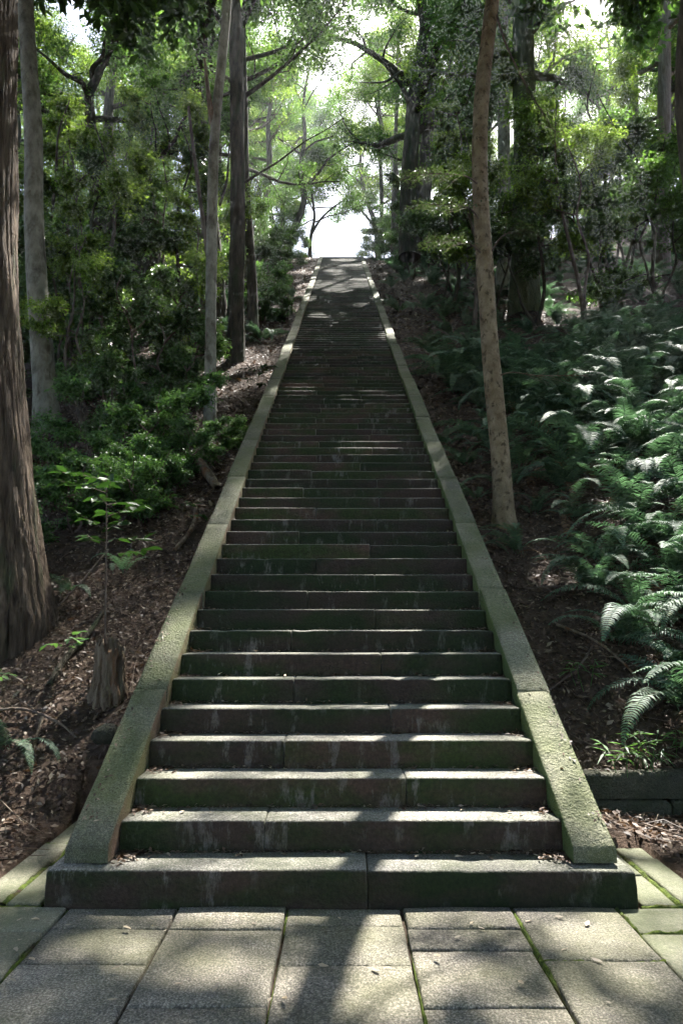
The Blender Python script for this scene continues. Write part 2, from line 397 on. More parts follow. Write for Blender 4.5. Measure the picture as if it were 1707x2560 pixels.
# bed of dirt below the joints, and moss cushions in them
bed = mesh_from('bed', [(-1.9, -0.6, -0.034), (1.9, -0.6, -0.034), (1.9, 3.72, -0.034), (-1.9, 3.72, -0.034),
                        (-1.9, 3.72, -0.034), (-1.45, 3.72, -0.034), (-1.45, 5.2, -0.034), (-1.9, 5.2, -0.034), (1.45, 3.72, -0.034), (1.9, 3.72, -0.034), (1.9, 4.6, -0.034), (1.45, 4.6, -0.034)],
                [(0, 1, 2, 3), (4, 5, 6, 7), (8, 9, 10, 11)], M['joint'])
pchild('joint_bed', bed)
def moss_strip(path, w, z0, amt, seed):
    """bumpy cushion of moss along a joint, broken into patches"""
    path = np.asarray(path, float)
    L = np.linalg.norm(np.diff(path, axis=0), axis=1); s = np.concatenate([[0], np.cumsum(L)])
    n = max(8, int(s[-1] / 0.012)); t = np.linspace(0, s[-1], n)
    c = np.stack([np.interp(t, s, path[:, i]) for i in range(2)], -1)
    d = unit(np.gradient(c, axis=0)); nrm = np.stack([-d[:, 1], d[:, 0]], -1)
    keep = snoise(t * 5, t * 0 + seed, seed) + amt
    a = np.clip(keep * 1.6, 0.03, 1.0)
    ww = w * a * (1 + 0.35 * snoise(t * 40, t * 0, seed + 3))
    prof = np.array([-1, -0.6, 0, 0.6, 1.0]); ph = np.array([0, 0.75, 1.0, 0.75, 0])
    V = []
    for p, h in zip(prof, ph):
        xy = c + nrm * (ww * p)[:, None]
        z = z0 + h * (0.024 * a) * (1 + 0.4 * snoise(t * 55 + p * 3, t * 0 + p * 7, seed + 5))
        V.append(np.column_stack([xy, z]))
    V = np.stack(V, 1).reshape(-1, 3)
    i = np.arange(n - 1)[:, None] * 5 + np.arange(4)[None, :]
    f = np.stack([i, i + 5, i + 6, i + 1], -1).reshape(-1, 4)
    return V, f
mg = Geo()
for x, amt in ((-1.365, 0.7), (-0.81, -0.05), (-0.27, 0.25), (0.30, 0.15), (0.845, 0.45), (1.366, 0.55)):
    mg.add(*moss_strip([(x, 1.5), (x + 0.003, 3.66)], 0.011, -0.022, amt - 0.25, x * 3 + 11))
for a, b, yv, amt in ((-1.9, -1.365, 3.40, 0.2), (-1.9, -1.5, 3.68, 0.8), (0.845, 1.366, 3.13, 0.5), (1.366, 1.9, 3.40, 0.5), (1.5, 1.9, 3.68, 0.7), (-1.88, -1.72, 4.62, 0.8), (-1.69, -1.52, 4.22, 0.7)):
    mg.add(*moss_strip([(a, yv), (b, yv + 0.002)], 0.013, -0.024, amt, a * 5 + yv))
mg.add(*moss_strip([(-1.705, 3.7), (-1.705, 5.1)], 0.024, -0.016, 0.9, 3.3))
mg.add(*moss_strip([(1.705, 3.7), (1.705, 4.55)], 0.018, -0.02, 0.6, 7.3))
mg.add(*moss_strip([(-1.50, 3.70), (-1.50, 4.2)], 0.022, -0.012, 0.7, 4.3))
mg.add(*moss_strip([(-1.52, 3.672), (-1.1, 3.676)], 0.016, -0.02, 0.0, 6.3))
o = pchild('joint_moss', mg.mesh('joint_moss', M['moss'], True)); o['kind'] = 'stuff'

# ------------------------------------------------------------------ staircase
stair = empty('stone_staircase', (0, Y1, 0))
tag(stair, 'long steep granite staircase with flat stone copings climbing through the forest', 'staircase')
def schild(name, me):
    o = obj(name, me, stair); o.location = (0, -Y1, 0); return o

def step_block(x0, x1, y0, z0, z1, depth, seed, near):
    """one step stone: worn, rounded nosing; uneven front edge"""
    n = 30 if near == 2 else (9 if near == 1 else 3)
    e = 0.008
    X = np.concatenate([[x0], np.linspace(x0 + e, x1 - e, n), [x1]]) if near else np.array([x0, x1])
    r = 0.016 if near == 2 else (0.02 if near == 1 else 0.032)
    if near:
        prof = [(0.0, z0 - 0.03), (0.0, z0 + 0.5 * (z1 - z0)), (0.0, z1 - r), (r * 0.3, z1 - r * 0.3), (r, z1), (depth * 0.5, z1), (depth, z1 - 0.003)]
    if near == 0.5:
        prof = [(0.0, z0 - 0.03), (0.0, z0 + 0.5 * (z1 - z0)), (0.0, z1 - r), (r * 0.45, z1 - r * 0.5), (r * 0.9, z1), (depth * 0.5, z1), (depth, z1 - 0.003)]
    m = len(prof)
    V = np.zeros((len(X), m, 3))
    wob = 0.006 * snoise(X * 2.1 + seed, X * 0.7, seed) + 0.003 * snoise(X * 17, X * 0 + seed, seed * 2)
    chip = -0.022 * np.clip(snoise(X * 9 + seed * 3, X * 0, seed) - 0.45, 0, 1)
    for j, (py, pz) in enumerate(prof):
        V[:, j, 0] = X
        V[:, j, 1] = y0 + py + wob * (1 if py < 0.05 else 0) + (-chip if 1 < j < 5 else 0)
        V[:, j, 2] = pz + (0.003 * snoise(X * 1.3, X * 0 + seed, seed + 2) + chip * 0.8 if pz > z0 + 0.02 else 0)
    if near:   # ends drawn in a little so the joint shows
        V[0, 2:5, 1] += 0.006; V[-1, 2:5, 1] += 0.006; V[0, 3:, 2] -= 0.005; V[-1, 3:, 2] -= 0.005
    k = len(X)
    i = np.arange(k - 1)[:, None] * m + np.arange(m - 1)[None, :]
    f = np.stack([i, i + m, i + m + 1, i + 1], -1).reshape(-1, 4)
    caps = [np.array([[j for j in range(m)][::-1]])[:, ::-1], np.array([[(k - 1) * m + j for j in range(m)][::-1]])]
    back = [np.array([[m - 1 + a * m for a in range(k)]])] if False else []
    return mesh_from('step_block', V.reshape(-1, 3), [f] + caps + back, M['step'], False)

jr = np.random.default_rng(3)
IN, OUT = 1.205, 1.43
for k in range(1, NSTEP + 1):
    near = 2 if k < 14 else (1 if k < 48 else 0.5)
    jx = {1: 0.13, 2: -0.42, 3: 0.38, 4: -0.36, 5: 0.33, 6: -0.34, 7: 0.30, 8: -0.40, 9: 0.28, 10: -0.30}.get(k, (-0.36 if k % 2 == 0 else 0.34) + jr.uniform(-0.14, 0.14))
    xa, xb = (-1.49, 1.49) if k == 1 else (-IN - 0.002, IN + 0.002)
    y0, z0, z1 = step_y[k], step_z[k - 1], step_z[k]
    d1, d2 = jr.normal(0, 0.004, 2)
    g = 0.0025
    schild('step_block', step_block(xa, jx - g, y0 + d1, z0, z1 + d2 * 0.7, TREAD + 0.05, k * 1.37, near))
    schild('step_block', step_block(jx + g, xb, y0 + d2, z0, z1 + d1 * 0.7, TREAD + 0.05, k * 1.37 + 40, near))

def prism(quads_xz_y):
    pass
# fill below the step stones
yy = np.array([Y1 + 0.05, TOP_Y + 0.3])
def inclined_box(x0, x1, ya, yb, top_off, th, mat, name, zbot=None, n=2):
    Y = np.linspace(ya, yb, n); zt = nosing(np.clip(Y, None, TOP_Y)) + top_off
    zb = zt - th if zbot is None else np.full(n, zbot)
    V = np.concatenate([np.column_stack([np.full(n, x0), Y, zt]), np.column_stack([np.full(n, x1), Y, zt]),
                        np.column_stack([np.full(n, x1), Y, zb]), np.column_stack([np.full(n, x0), Y, zb])])
    f = []
    for a in range(4):
        b = (a + 1) % 4
        for i in range(n - 1): f.append((a * n + i, b * n + i, b * n + i + 1, a * n + i + 1))
    f.append((0, 3 * n, 2 * n, n)); f.append((n - 1, 2 * n - 1, 3 * n - 1, 4 * n - 1))
    return mesh_from(name, V, np.array(f), mat)
schild('core', inclined_box(-1.2, 1.2, Y1 + 0.1, TOP_Y, -0.20, 0.6, M['wallstone'], 'core', n=30))
for sx in (-1, 1):
    a, b = sorted((sx * (IN + 0.004), sx * (OUT - 0.02)))
    schild('side_wall', inclined_box(a, b, Y1 + 0.16, TOP_Y + 0.35, -0.125, 1.7, M['wallstone'], 'side_wall', n=30))

def coping(x0, x1, ya, yb, seed, first=False, near=True):
    n = 12 if near else 3; m = 7 if near else 2
    Y = np.concatenate([[ya], np.linspace(ya + 0.008, yb - 0.008, n), [yb]])
    X = np.concatenate([[x0], np.linspace(x0 + 0.010, x1 - 0.010, m), [x1]])
    XX, YY = np.meshgrid(X, Y)
    Z = nosing(np.clip(YY, None, TOP_Y)) + 0.034
    d = np.minimum(np.minimum(XX - x0, x1 - XX), np.minimum(YY - ya, yb - YY))
    Z = Z - 0.013 * (d < 0.004) - 0.02 * np.clip(snoise(XX * 11 + seed, YY * 9, seed + 3) - 0.55, 0, 1) * (d < 0.03) + 0.006 * snoise(XX * 8 + seed, YY * 8, seed)
    n1, n2 = len(X), len(Y)
    top = np.stack([XX, YY, Z], -1).reshape(-1, 3)
    i = np.arange(n2 - 1)[:, None] * n1 + np.arange(n1 - 1)[None, :]
    f = np.stack([i, i + 1, i + n1 + 1, i + n1], -1).reshape(-1, 4)
    rim = np.concatenate([np.arange(n1), np.arange(1, n2) * n1 + n1 - 1, (n2 - 1) * n1 + np.arange(n1 - 2, -1, -1), np.arange(n2 - 2, 0, -1) * n1])
    bot = top[rim].copy(); bot[:, 2] -= 0.30
    if first: bot[:, 2] = np.maximum(bot[:, 2], R1 + 0.003)
    k = len(rim); o = len(top); a = np.arange(k); b = (a + 1) % k
    fs = np.stack([rim[a], o + a, o + b, rim[b]], -1)
    return mesh_from('coping_stone', np.vstack([top, bot]), np.vstack([f, fs]), M['coping'], False)

cuts_l = [3.764, 4.866, 5.99, 7.18, 8.40, 9.66, 10.81, 11.84, 12.99]
cuts_r = [3.764, 4.84, 6.04, 7.21, 8.37, 9.60, 10.70, 11.90, 13.05]
for sx, cuts in ((-1, cuts_l), (1, cuts_r)):
    while cuts[-1] < TOP_Y - 0.6: cuts.append(cuts[-1] + jr.uniform(1.05, 1.25))
    cuts.append(TOP_Y + 0.35)
    for q, (a, b) in enumerate(zip(cuts[:-1], cuts[1:])):
        x0, x1 = sorted((sx * IN, sx * OUT))
        w = jr.normal(0, 0.004)
        c_ = schild('coping_stone', coping(x0 + w * 1.6, x1 + w * 1.6, a + 0.007, b - 0.007, q * 2.3 + sx, q == 0, a < 20)); c_.location.z += jr.uniform(-0.007, 0.005) if q else 0

# low mossy retaining wall on the right
wall = empty('retaining_wall', (1.6, 5.15, 0))
tag(wall, 'low dark mossy stone retaining wall beside the foot of the stairs', 'wall')
for row, (za, zb, cx) in enumerate(((-0.05, 0.135, [1.5, 2.35, 3.3, 4.4]), (0.14, 0.315, [1.5, 2.8, 3.7, 4.6]))):
    for a, b in zip(cx[:-1], cx[1:]):
        o = obj('wall_stone', slab_mesh(a + 0.006, b - 0.006, 5.12 + 0.02 * row, 5.42, zb, zb - za, M['wallstone'], a * 3 + row, 10, 4, 0.025, 0.012), wall)
        o.location = (-1.6, -5.15, 0)

# ------------------------------------------------------------------ foliage tools
def leaf_geo(base, axis, nrm, length, width):
    """folded four-cornered leaves as one array: verts (n*4,3), quads (n,4)"""
    side = unit(np.cross(axis, nrm)); up = np.cross(side, axis)
    L = length[:, None]; W = width[:, None]
    v = np.stack([base, base + axis * L * 0.45 + side * W * 0.5 + up * W * 0.12, base + axis * L - up * L * 0.10, base + axis * L * 0.45 - side * W * 0.5 + up * W * 0.12], 1)
    return v.reshape(-1, 3), np.arange(len(base) * 4).reshape(-1, 4)

def tuft_leaves(rng, C, tr, n, L, aspect=0.42, flat=0.5, out=0.5, droop=0.25, tilt=0.75):
    """n leaves round each tuft centre"""
    C = np.asarray(C, float); k = len(C)
    tr = np.broadcast_to(np.asarray(tr, float), (k,))
    c = np.repeat(C, n, 0); r = np.repeat(tr, n)
    d = rng.normal(0, 1, (k * n, 3)); d = unit(d) * (rng.random((k * n, 1)) ** 0.45)
    d[:, 2] *= flat
    base = c + d * r[:, None]
    ax = rng.normal(0, 1, (k * n, 3)); ax[:, 2] *= 0.4; ax = unit(ax) + out * unit(d) + np.array([0, 0, -droop]); ax = unit(ax)
    nm = rng.normal(0, tilt, (k * n, 3)); nm[:, 2] = 1.0
    nm = unit(nm - (nm * ax).sum(1, keepdims=True) * ax)
    ln = L * rng.uniform(0.6, 1.25, k * n)
    return dict(base=base, axis=ax, nrm=nm, len=ln, wid=ln * aspect * rng.uniform(0.8, 1.2, k * n))

def grow(rng, p, d, L, n, up=0.05, wob=0.25):
    pts = [np.array(p, float)]; d = unit(d); s = L / n
    for _ in range(n):
        d = unit(d + rng.normal(0, wob, 3) * np.array([1, 1, 0.7]) + np.array([0, 0, up]))
        pts.append(pts[-1] + d * s)
    return np.array(pts)

def crown_on(rng, trunk, trad, z_from, R, n_limb, n_sec, tuft_n, leaf, tuft_r, el=(10, 55), seg=6, flat=0.5, keep_top=True, twigs=True, upw=0.06):
    """limbs, twigs and leaf tufts on an existing trunk path (local coords)"""
    G = Geo(); LB = []; tufts = []; tr = []
    zs = trunk[:, 2]; zt = zs[-1]
    for q in range(n_limb):
        f = (q + rng.random()) / n_limb
        z = z_from + (zt - z_from) * f * 0.97
        p = np.array([np.interp(z, zs, trunk[:, i]) for i in range(3)]); r = np.interp(z, zs, trad)
        az = q * 2.4 + rng.uniform(-0.5, 0.5); e = math.radians(rng.uniform(*el) * (0.6 + 0.7 * f))
        Lb = R * (1.0 - 0.55 * f ** 1.5) * rng.uniform(0.75, 1.2)
        d = np.array([math.cos(az) * math.cos(e), math.sin(az) * math.cos(e), math.sin(e)])
        lp = grow(rng, p, d, Lb, 7, upw, 0.22)
        rr = max(0.02, min(r * 0.6, 0.035 * Lb)) * np.linspace(1, 0.22, 8)
        g1 = Geo(); LB.append(g1); A = lambda v, f: (G.add(v, f), g1.add(v, f))
        A(*tube(lp, rr, seg))
        for s in range(n_sec):
            t = 0.3 + 0.7 * (s + rng.random()) / n_sec
            i = t * 7; i0 = min(int(i), 6); p2 = lp[i0] + (lp[i0 + 1] - lp[i0]) * (i - i0)
            dl = unit(lp[i0 + 1] - lp[i0]); sd_ = unit(np.cross(dl, [0, 0, 1])) * (1 if s % 2 else -1)
            d2 = unit(dl * 0.7 + sd_ * rng.uniform(0.5, 1.1) + np.array([0, 0, rng.uniform(-0.1, 0.45)]))
            L2 = Lb * rng.uniform(0.28, 0.5)
            sp = grow(rng, p2, d2, L2, 4, 0.03, 0.3)
            if twigs: A(*tube(sp, np.linspace(rr[i0] * 0.5, 0.006, 5), 4))
            for j in (1, 2, 3, 4):
                tufts.append(sp[j] + rng.normal(0, 0.14, 3) * tuft_r); tr.append(tuft_r * rng.uniform(0.6, 1.2))
        tufts.append(lp[-1]); tr.append(tuft_r)
    lv = tuft_leaves(rng, tufts, tr, tuft_n, leaf, flat=flat)
    G.limbs = LB
    return G, lv

# where the canopy lets the sun through, on the stairs and the paving (x, y, half sizes) seen along the sunbeams
SUN_GAPS = [(-1.03, 3.27, 0.24, 0.10), (-0.55, 3.53, 0.27, 0.05), (0.09, 3.38, 0.15, 0.20), (-0.13, 2.86, 0.15, 0.14), (0.20, 2.83, 0.10, 0.15), (0.39, 3.05, 0.12, 0.17), (0.42, 3.56, 0.05, 0.04),
            (0.98, 3.43, 0.28, 0.09), (0.75, 2.72, 0.15, 0.07), (0.98, 2.70, 0.08, 0.05), (-0.5, 3.05, 0.14, 0.05),
            (-0.55, 3.85, 0.6, 0.16), (-0.35, 4.10, 0.75, 0.16), (-0.3, 4.40, 0.8, 0.16), (0.75, 3.83, 0.34, 0.10), (0.45, 3.84, 0.08, 0.1), (0.95, 4.1, 0.25, 0.10), (0.50, 4.1, 0.08, 0.10),
            (0.80, 4.36, 0.3, 0.1), (1.33, 3.95, 0.10, 0.30), (1.30, 4.55, 0.10, 0.30), (-0.2, 4.72, 0.85, 0.16), (-0.1, 5.05, 0.9, 0.15), (0.0, 5.4, 0.8, 0.2), (0.3, 5.72, 0.55, 0.22), (-0.2, 6.1, 0.5, 0.1),
            (0.35, 6.4, 0.3, 0.15), (-1.31, 5.35, 0.10, 0.28), (-1.36, 12.75, 0.25, 0.45), (-1.36, 16.0, 0.2, 0.4), (0.55, 12.0, 0.5, 0.35), (-0.9, 12.4, 0.4, 0.3), (-1.4, 24.0, 0.3, 0.9),
            (-0.7, 27.5, 0.6, 0.7), (-1.5, 29, 0.4, 1.0), (1.4, 24.3, 0.3, 0.8), (1.4, 17.5, 0.25, 0.6), (0.2, 19, 0.5, 0.4), (2.3, 5.6, 0.5, 0.5), (1.75, 4.4, 0.3, 0.4), (-1.7, 4.3, 0.15, 0.12),
            (3.2, 6.4, 0.5, 0.5), (3.4, 7.4, 0.7, 0.5), (3.0, 8.3, 0.5, 0.4), (3.9, 8.2, 0.6, 0.5), (4.2, 9.4, 0.8, 0.5), (2.1, 9.8, 0.3, 0.3), (2.6, 5.9, 0.4, 0.3), (3.9, 6.8, 0.5, 0.5),
            (-0.5, 20.5, 0.5, 0.4), (0.6, 22.5, 0.4, 0.4), (-0.3, 26.0, 0.6, 0.5), (0.7, 29.5, 0.4, 0.5), (-0.6, 33.0, 0.5, 0.6), (0.3, 36.0, 0.6, 0.6), (0.0, 39.0, 0.8, 0.8), (-0.4, 15.0, 0.5, 0.3), (0.4, 9.5, 0.4, 0.2), (5.0, 11.0, 1.3, 0.9), (7.5, 20.0, 2.6, 2.4), (10.5, 23.5, 2.2, 2.0), (5.2, 25.5, 1.3, 1.6), (-7.5, 19.0, 1.8, 1.8), (-5.0, 24.0, 1.2, 1.5), (-10.5, 24.0, 1.6, 1.6)]
def lit_mask(P):
    """which world points stand in one of the sunbeams through the canopy gaps"""
    m = R1 / TREAD
    # stair plane z = R1 + m (y - Y1)
    num = P[:, 2] - R1 - m * (P[:, 1] - Y1)
    s = num / (TO_SUN[2] - m * TO_SUN[1])
    h = P - s[:, None] * TO_SUN
    flat = h[:, 1] < Y1
    s2 = P[:, 2] / TO_SUN[2]
    h2 = P - s2[:, None] * TO_SUN
    h = np.where(flat[:, None], h2, h)
    out = np.zeros(len(P), bool)
    for x, y, a, b in SUN_GAPS:
        g = 0.05 if y < 3.6 else 0.10
        out |= ((num > 7.5) | (a < 0.9)) & (((h[:, 0] - x) / (a + g)) ** 2 + ((h[:, 1] - y) / (b + g)) ** 2 < 1)
    return out

ORDER = {}
def queue(key, y, o, text):
    ORDER.setdefault(key, []).append((y, o, text))
def leaf_obj(name, lv, mat, parent, mat_world=None, shared=None):
    """foliage mesh; when some leaves stand in a canopy gap they are left out and the mesh is the tree's own"""
    keep = None
    if mat_world is not None:
        R, t = mat_world
        ctr = (lv['base'] + lv['axis'] * lv['len'][:, None] * 0.5) @ R.T + t
        hit = lit_mask(ctr)
        if hit.any(): keep = ~hit
    if keep is None and shared is not None:
        return obj(name, shared, parent)
    d = lv if keep is None else {k: v[keep] for k, v in lv.items()}
    v, f = leaf_geo(d['base'], d['axis'], d['nrm'], d['len'], d['wid'])
    return obj(name, mesh_from(name, v, f, mat), parent)

def xform(loc, rz, sc):
    c, s = math.cos(rz), math.sin(rz)
    return np.array([[c, -s, 0], [s, c, 0], [0, 0, 1]]) * sc, np.array(loc, float)

class Kind:
    """a kind of tree built once: trunk, limbs and leaves to be copied"""
    def __init__(s, seed, H, cb, R, r0, n_limb, n_sec, tuft_n, leaf, tuft_r, bark, leafm, wander=0.25, el=(10, 55), stems=1, flat=0.5, upw=0.06, spread=0.0):
        rng = np.random.default_rng(seed)
        TG = Geo(); BG = Geo(); lvs = []
        for q in range(stems):
            a = q * 2.4 + rng.random()
            h = H * (1.0 if q == 0 else rng.uniform(0.6, 0.95))
            n = 7
            z = np.linspace(0, h, n)
            off = np.cumsum(rng.normal(0, wander, (n, 2)), 0); off -= off[0]
            off += np.outer(z / H, [math.cos(a), math.sin(a)]) * spread * (0.4 + q * 0.6)
            p = smooth_path(np.column_stack([off, z]), 22)
            p[:, :2] += np.array([math.cos(a), math.sin(a)]) * (0.06 * q)
            p = np.vstack([p[0] - [0, 0, 0.5], p])
            t = np.clip(p[:, 2] / h, 0, 1)
            rr = r0 * (0.75 if q else 1) * (1 - 0.85 * t) ** 0.8 * (1 + 0.6 * np.exp(-p[:, 2].clip(0) / (0.035 * H)))
            TG.add(*tube(p, rr, 12 if r0 > 0.1 else 7, 0.05, 0, seed + q))
            g, lv = crown_on(rng, p[1:], rr[1:], cb * h, R * (1 if stems == 1 else 0.7), max(3, n_limb // stems), n_sec, tuft_n, leaf, tuft_r, el, 5, flat, upw=upw)
            BG.v += [x for x in g.v]
            for k, fl in g.f.items(): BG.f.setdefault(k, []).extend([x + BG.n for x in fl])
            BG.n += g.n; lvs.append(lv)
        s.lv = {k: np.concatenate([l[k] for l in lvs]) for k in lvs[0]}
        s.leafm = leafm
        s.trunk = TG.mesh('trunk', bark, True); s.branches = BG.mesh('branches', bark, True)
        v, f = leaf_geo(s.lv['base'], s.lv['axis'], s.lv['nrm'], s.lv['len'], s.lv['wid'])
        s.crown = mesh_from('crown', v, f, leafm)
    def place(s, name, x, y, rz, sc, label, cat, group, sink=0.0, prune=True):
        loc = (x, y, float(ground(x, y)) - sink)
        r = empty(name, loc, rz, sc); tag(r, label, cat, group)
        obj('trunk', s.trunk, r); obj('branches', s.branches, r)['kind'] = 'stuff'
        leaf_obj('crown', s.lv, s.leafm, r, xform(loc, rz, sc) if prune else None, s.crown)
        return r

oak = [Kind(11, 15, 0.42, 4.6, 0.26, 9, 7, 78, 0.12, 0.60, M['bark_dark'], M['leaf_oak'], 0.30),
       Kind(12, 17, 0.48, 4.2, 0.30, 10, 6, 78, 0.12, 0.60, M['bark_grey'], M['leaf_oak'], 0.22),
       Kind(13, 13, 0.38, 4.8, 0.24, 9, 7, 75, 0.115, 0.58, M['bark_dark'], M['leaf_bright'], 0.38, (5, 45)),
       Kind(14, 16, 0.44, 4.4, 0.28, 10, 6, 78, 0.12, 0.60, M['bark_grey'], M['leaf_bright'], 0.3)]
roof = [Kind(15, 17.5, 0.60, 5.4, 0.27, 12, 8, 72, 0.335, 0.80, M['bark_grey'], M['leaf_oak'], 0.2, (0, 45)),  # out-of-view crowns, thickened with oversized leaves to block the sun
        Kind(16, 18.5, 0.58, 5.2, 0.28, 12, 8, 72, 0.335, 0.80, M['bark_dark'], M['leaf_oak'], 0.2, (0, 45))]
tall = Kind(17, 17.5, 0.60, 5.4, 0.27, 12, 7, 90, 0.19, 0.78, M['bark_dark'], M['leaf_oak'], 0.2, (0, 45))
under = [Kind(21, 6.5, 0.25, 2.3, 0.06, 8, 5, 75, 0.095, 0.38, M['bark_dark'], M['leaf_gloss'], 0.16, (0, 40), 2, 0.4, 0.02, 0.9),
         Kind(22, 5.5, 0.20, 2.2, 0.05, 9, 5, 75, 0.090, 0.38, M['bark_dark'], M['leaf_oak'], 0.18, (0, 35), 3, 0.35, 0.02, 1.0),
         Kind(23, 7.5, 0.28, 2.4, 0.07, 8, 5, 75, 0.10, 0.42, M['bark_grey'], M['leaf_bright'], 0.18, (0, 40), 2, 0.4, 0.02, 0.8)]
bush = [Kind(31, 1.7, 0.06, 1.05, 0.022, 12, 5, 46, 0.070, 0.21, M['twig'], M['leaf_shrub'], 0.08, (5, 45), 3, 0.55, 0.03, 0.8),
        Kind(32, 1.3, 0.05, 1.00, 0.020, 12, 5, 46, 0.068, 0.20, M['twig'], M['leaf_shrub'], 0.08, (5, 40), 3, 0.5, 0.03, 0.9),
        Kind(33, 2.3, 0.10, 1.15, 0.028, 12, 5, 50, 0.075, 0.24, M['twig'], M['leaf_gloss'], 0.10, (5, 45), 3, 0.5, 0.03, 0.8)]

# ------------------------------------------------------------------ the trees that can be told apart
def at(px, py, d):
    """world point seen at a pixel of the 1568 x 2352 view, at distance d ahead: only used to read off positions"""
    u = (px * 1.0887 - 853.5) / 1707; v = -(py * 1.0887 - 1280) / 1707
    c, s = math.cos(math.radians(8.644)), math.sin(math.radians(8.644))
    r = np.array([u, c - v * s, s + v * c]); return np.array([0, 0, CAM_H]) + r * d / r[1]

def key_tree(name, label, cat, ctrl, r_base, r_top, bark, leafm, seg=18, ridges=0, flare=0.5, flare_h=0.5, crown=None, seed=0, n=60, extra=None, z_root=None, group=None):
    """ctrl: world points from the foot upwards"""
    rng = np.random.default_rng(seed + 100)
    ctrl = np.array(ctrl, float)
    root = ctrl[0].copy()
    e = empty(name, root); tag(e, label, cat, group)
    p = smooth_path(ctrl - root, n)
    p = np.vstack([p[0] + np.array([0, 0, -0.6]), p])
    t = np.clip(np.linspace(-1 / n, 1, n + 1), 0, 1)
    rr = r_base + (r_top - r_base) * t
    rr = rr * (1 + flare * np.exp(-np.clip(p[:, 2], 0, None) / flare_h))
    obj('trunk', mesh_from('trunk', *tube(p, rr, seg, 0.06, ridges, seed), bark, True), e)
    if crown:
        zf, R, nl, ns, tn, lf, trd = crown
        G, lv = crown_on(rng, p[1:], rr[1:], zf - root[2], R, nl, ns, tn, lf, trd, (5, 50), 6)
        for lb in G.limbs: obj('limb', lb.mesh('limb', bark, True), e)
        leaf_obj('crown', lv, leafm, e, (np.eye(3), root))
    return e, p[1:] + 0, rr[1:]

G_ = lambda x, y: float(ground(x, y))
# big ridged trunk at the left edge
T1, p1, r1 = key_tree('ridged_trunk_tree', 'thick tree with deeply ridged brown bark at the left edge of the view', 'tree',
         [at(128, 1440, 6.75) + np.array([-0.56, 0, 0]), at(92, 1200, 6.75) + np.array([-0.46, 0, 0]), at(62, 900, 6.75) + np.array([-0.42, 0, 0]), at(42, 600, 6.75) + np.array([-0.39, 0, 0]), at(38, 200, 6.75) + np.array([-0.36, 0, 0]), at(36, -100, 6.75) + np.array([-0.34, 0, 0]), at(36, -300, 6.75) + np.array([-0.32, 0, 0]), (-3.6, 6.8, 16.5)],
         0.40, 0.30, M['bark_ridged'], M['leaf_oak'], 220, 30, 0.40, 0.7, (12.8, 4.6, 10, 7, 65, 0.22, 0.65), 1, 170)
# pale smooth tree behind it
key_tree('pale_tree', 'tall smooth pale grey tree just behind the thick ridged trunk', 'tree',
         [at(110, 985, 11.8), at(97, 800, 11.8), at(80, 540, 11.9), at(77, 300, 12), at(62, 60, 12.1), at(55, -150, 12.2), at(52, -330, 12.3), (-5.6, 12.4, 22)],
         0.20, 0.12, M['bark_pale'], M['leaf_oak'], 16, 0, 0.35, 0.5, (17.8, 4.2, 9, 7, 60, 0.21, 0.65), 2)
# slender pale tree left of the stairs
T3, p3, r3 = key_tree('slender_pale_tree', 'slender pale lichen-grey tree left of the stairs, forking high up', 'tree',
         [at(482, 1010, 11.7), at(484, 800, 11.7), at(487, 500, 11.7), at(494, 300, 11.7), at(508, 150, 11.7), at(522, 0, 11.7), at(530, -200, 11.7), at(535, -330, 11.7), (-1.9, 11.8, 20.5)],
         0.105, 0.075, M['bark_pale'], M['leaf_bright'], 14, 0, 0.3, 0.4, (16.6, 3.8, 9, 7, 62, 0.21, 0.65), 3)
def stick_on(parent, pts, r0, r1_, mat, name='branch', seg=7):
    root = np.array(parent.location)
    P = smooth_path(np.array(pts) - root, 24)
    return obj(name, mesh_from(name, *tube(P, np.linspace(r0, r1_, 24), seg, 0.06, 0, 1.0), mat, True), parent)
stick_on(T3, [at(488, 285, 11.7), at(482, 240, 11.6), at(476, 190, 11.55), at(470, 135, 11.5)], 0.065, 0.025, M['dead_wood'], 'dead_fork')
stick_on(T3, [at(505, 470, 11.7), at(520, 420, 11.9), at(524, 380, 12.0), at(527, 330, 12.2)], 0.03, 0.015, M['bark_dark'])
# thin dead leaning stem beside it
e = empty('dead_sapling', at(481, 700, 12.1)); tag(e, 'thin bare leaning dead stem beside the slender pale tree', 'dead tree')
stick_on(e, [at(481, 700, 12.1), at(479, 600, 12.1), at(468, 520, 12.1), at(455, 420, 12.1), at(443, 330, 12.1), at(433, 245, 12.1)], 0.05, 0.03, M['bark_grey'], 'stem')
# dark straight tree
T4, p4, r4 = key_tree('dark_tree', 'dark straight mossy trunk standing nearest the left coping', 'tree',
         [at(541, 845, 16.4), at(543, 650, 16.4), at(546, 500, 16.4), at(545, 300, 16.4), at(542, 100, 16.4), at(538, -60, 16.4), at(536, -200, 16.4), (-2.6, 16.5, 26)],
         0.21, 0.16, M['bark_dark'], M['leaf_oak'], 18, 0, 0.25, 0.6, (17.5, 4.6, 11, 7, 95, 0.14, 0.66), 4)
stick_on(T4, [at(560, 420, 16.4), at(600, 395, 16.0), at(640, 370, 15.6), at(700, 325, 15.2), at(745, 300, 15), at(790, 270, 14.8)], 0.036, 0.008, M['bark_dark'])
key_tree('dark_tree', 'dark trunk bowing behind the slender pale tree', 'tree',
         [at(500, 700, 19.5), at(492, 560, 19.5), at(478, 440, 19.5), at(460, 330, 19.5), at(455, 230, 19.5), at(464, 100, 19.5), at(470, -20, 19.5), at(474, -140, 19.5)],
         0.22, 0.16, M['bark_dark'], M['leaf_oak'], 16, 0, 0.25, 0.6, (18.5, 4.8, 10, 6, 90, 0.14, 0.66), 5)
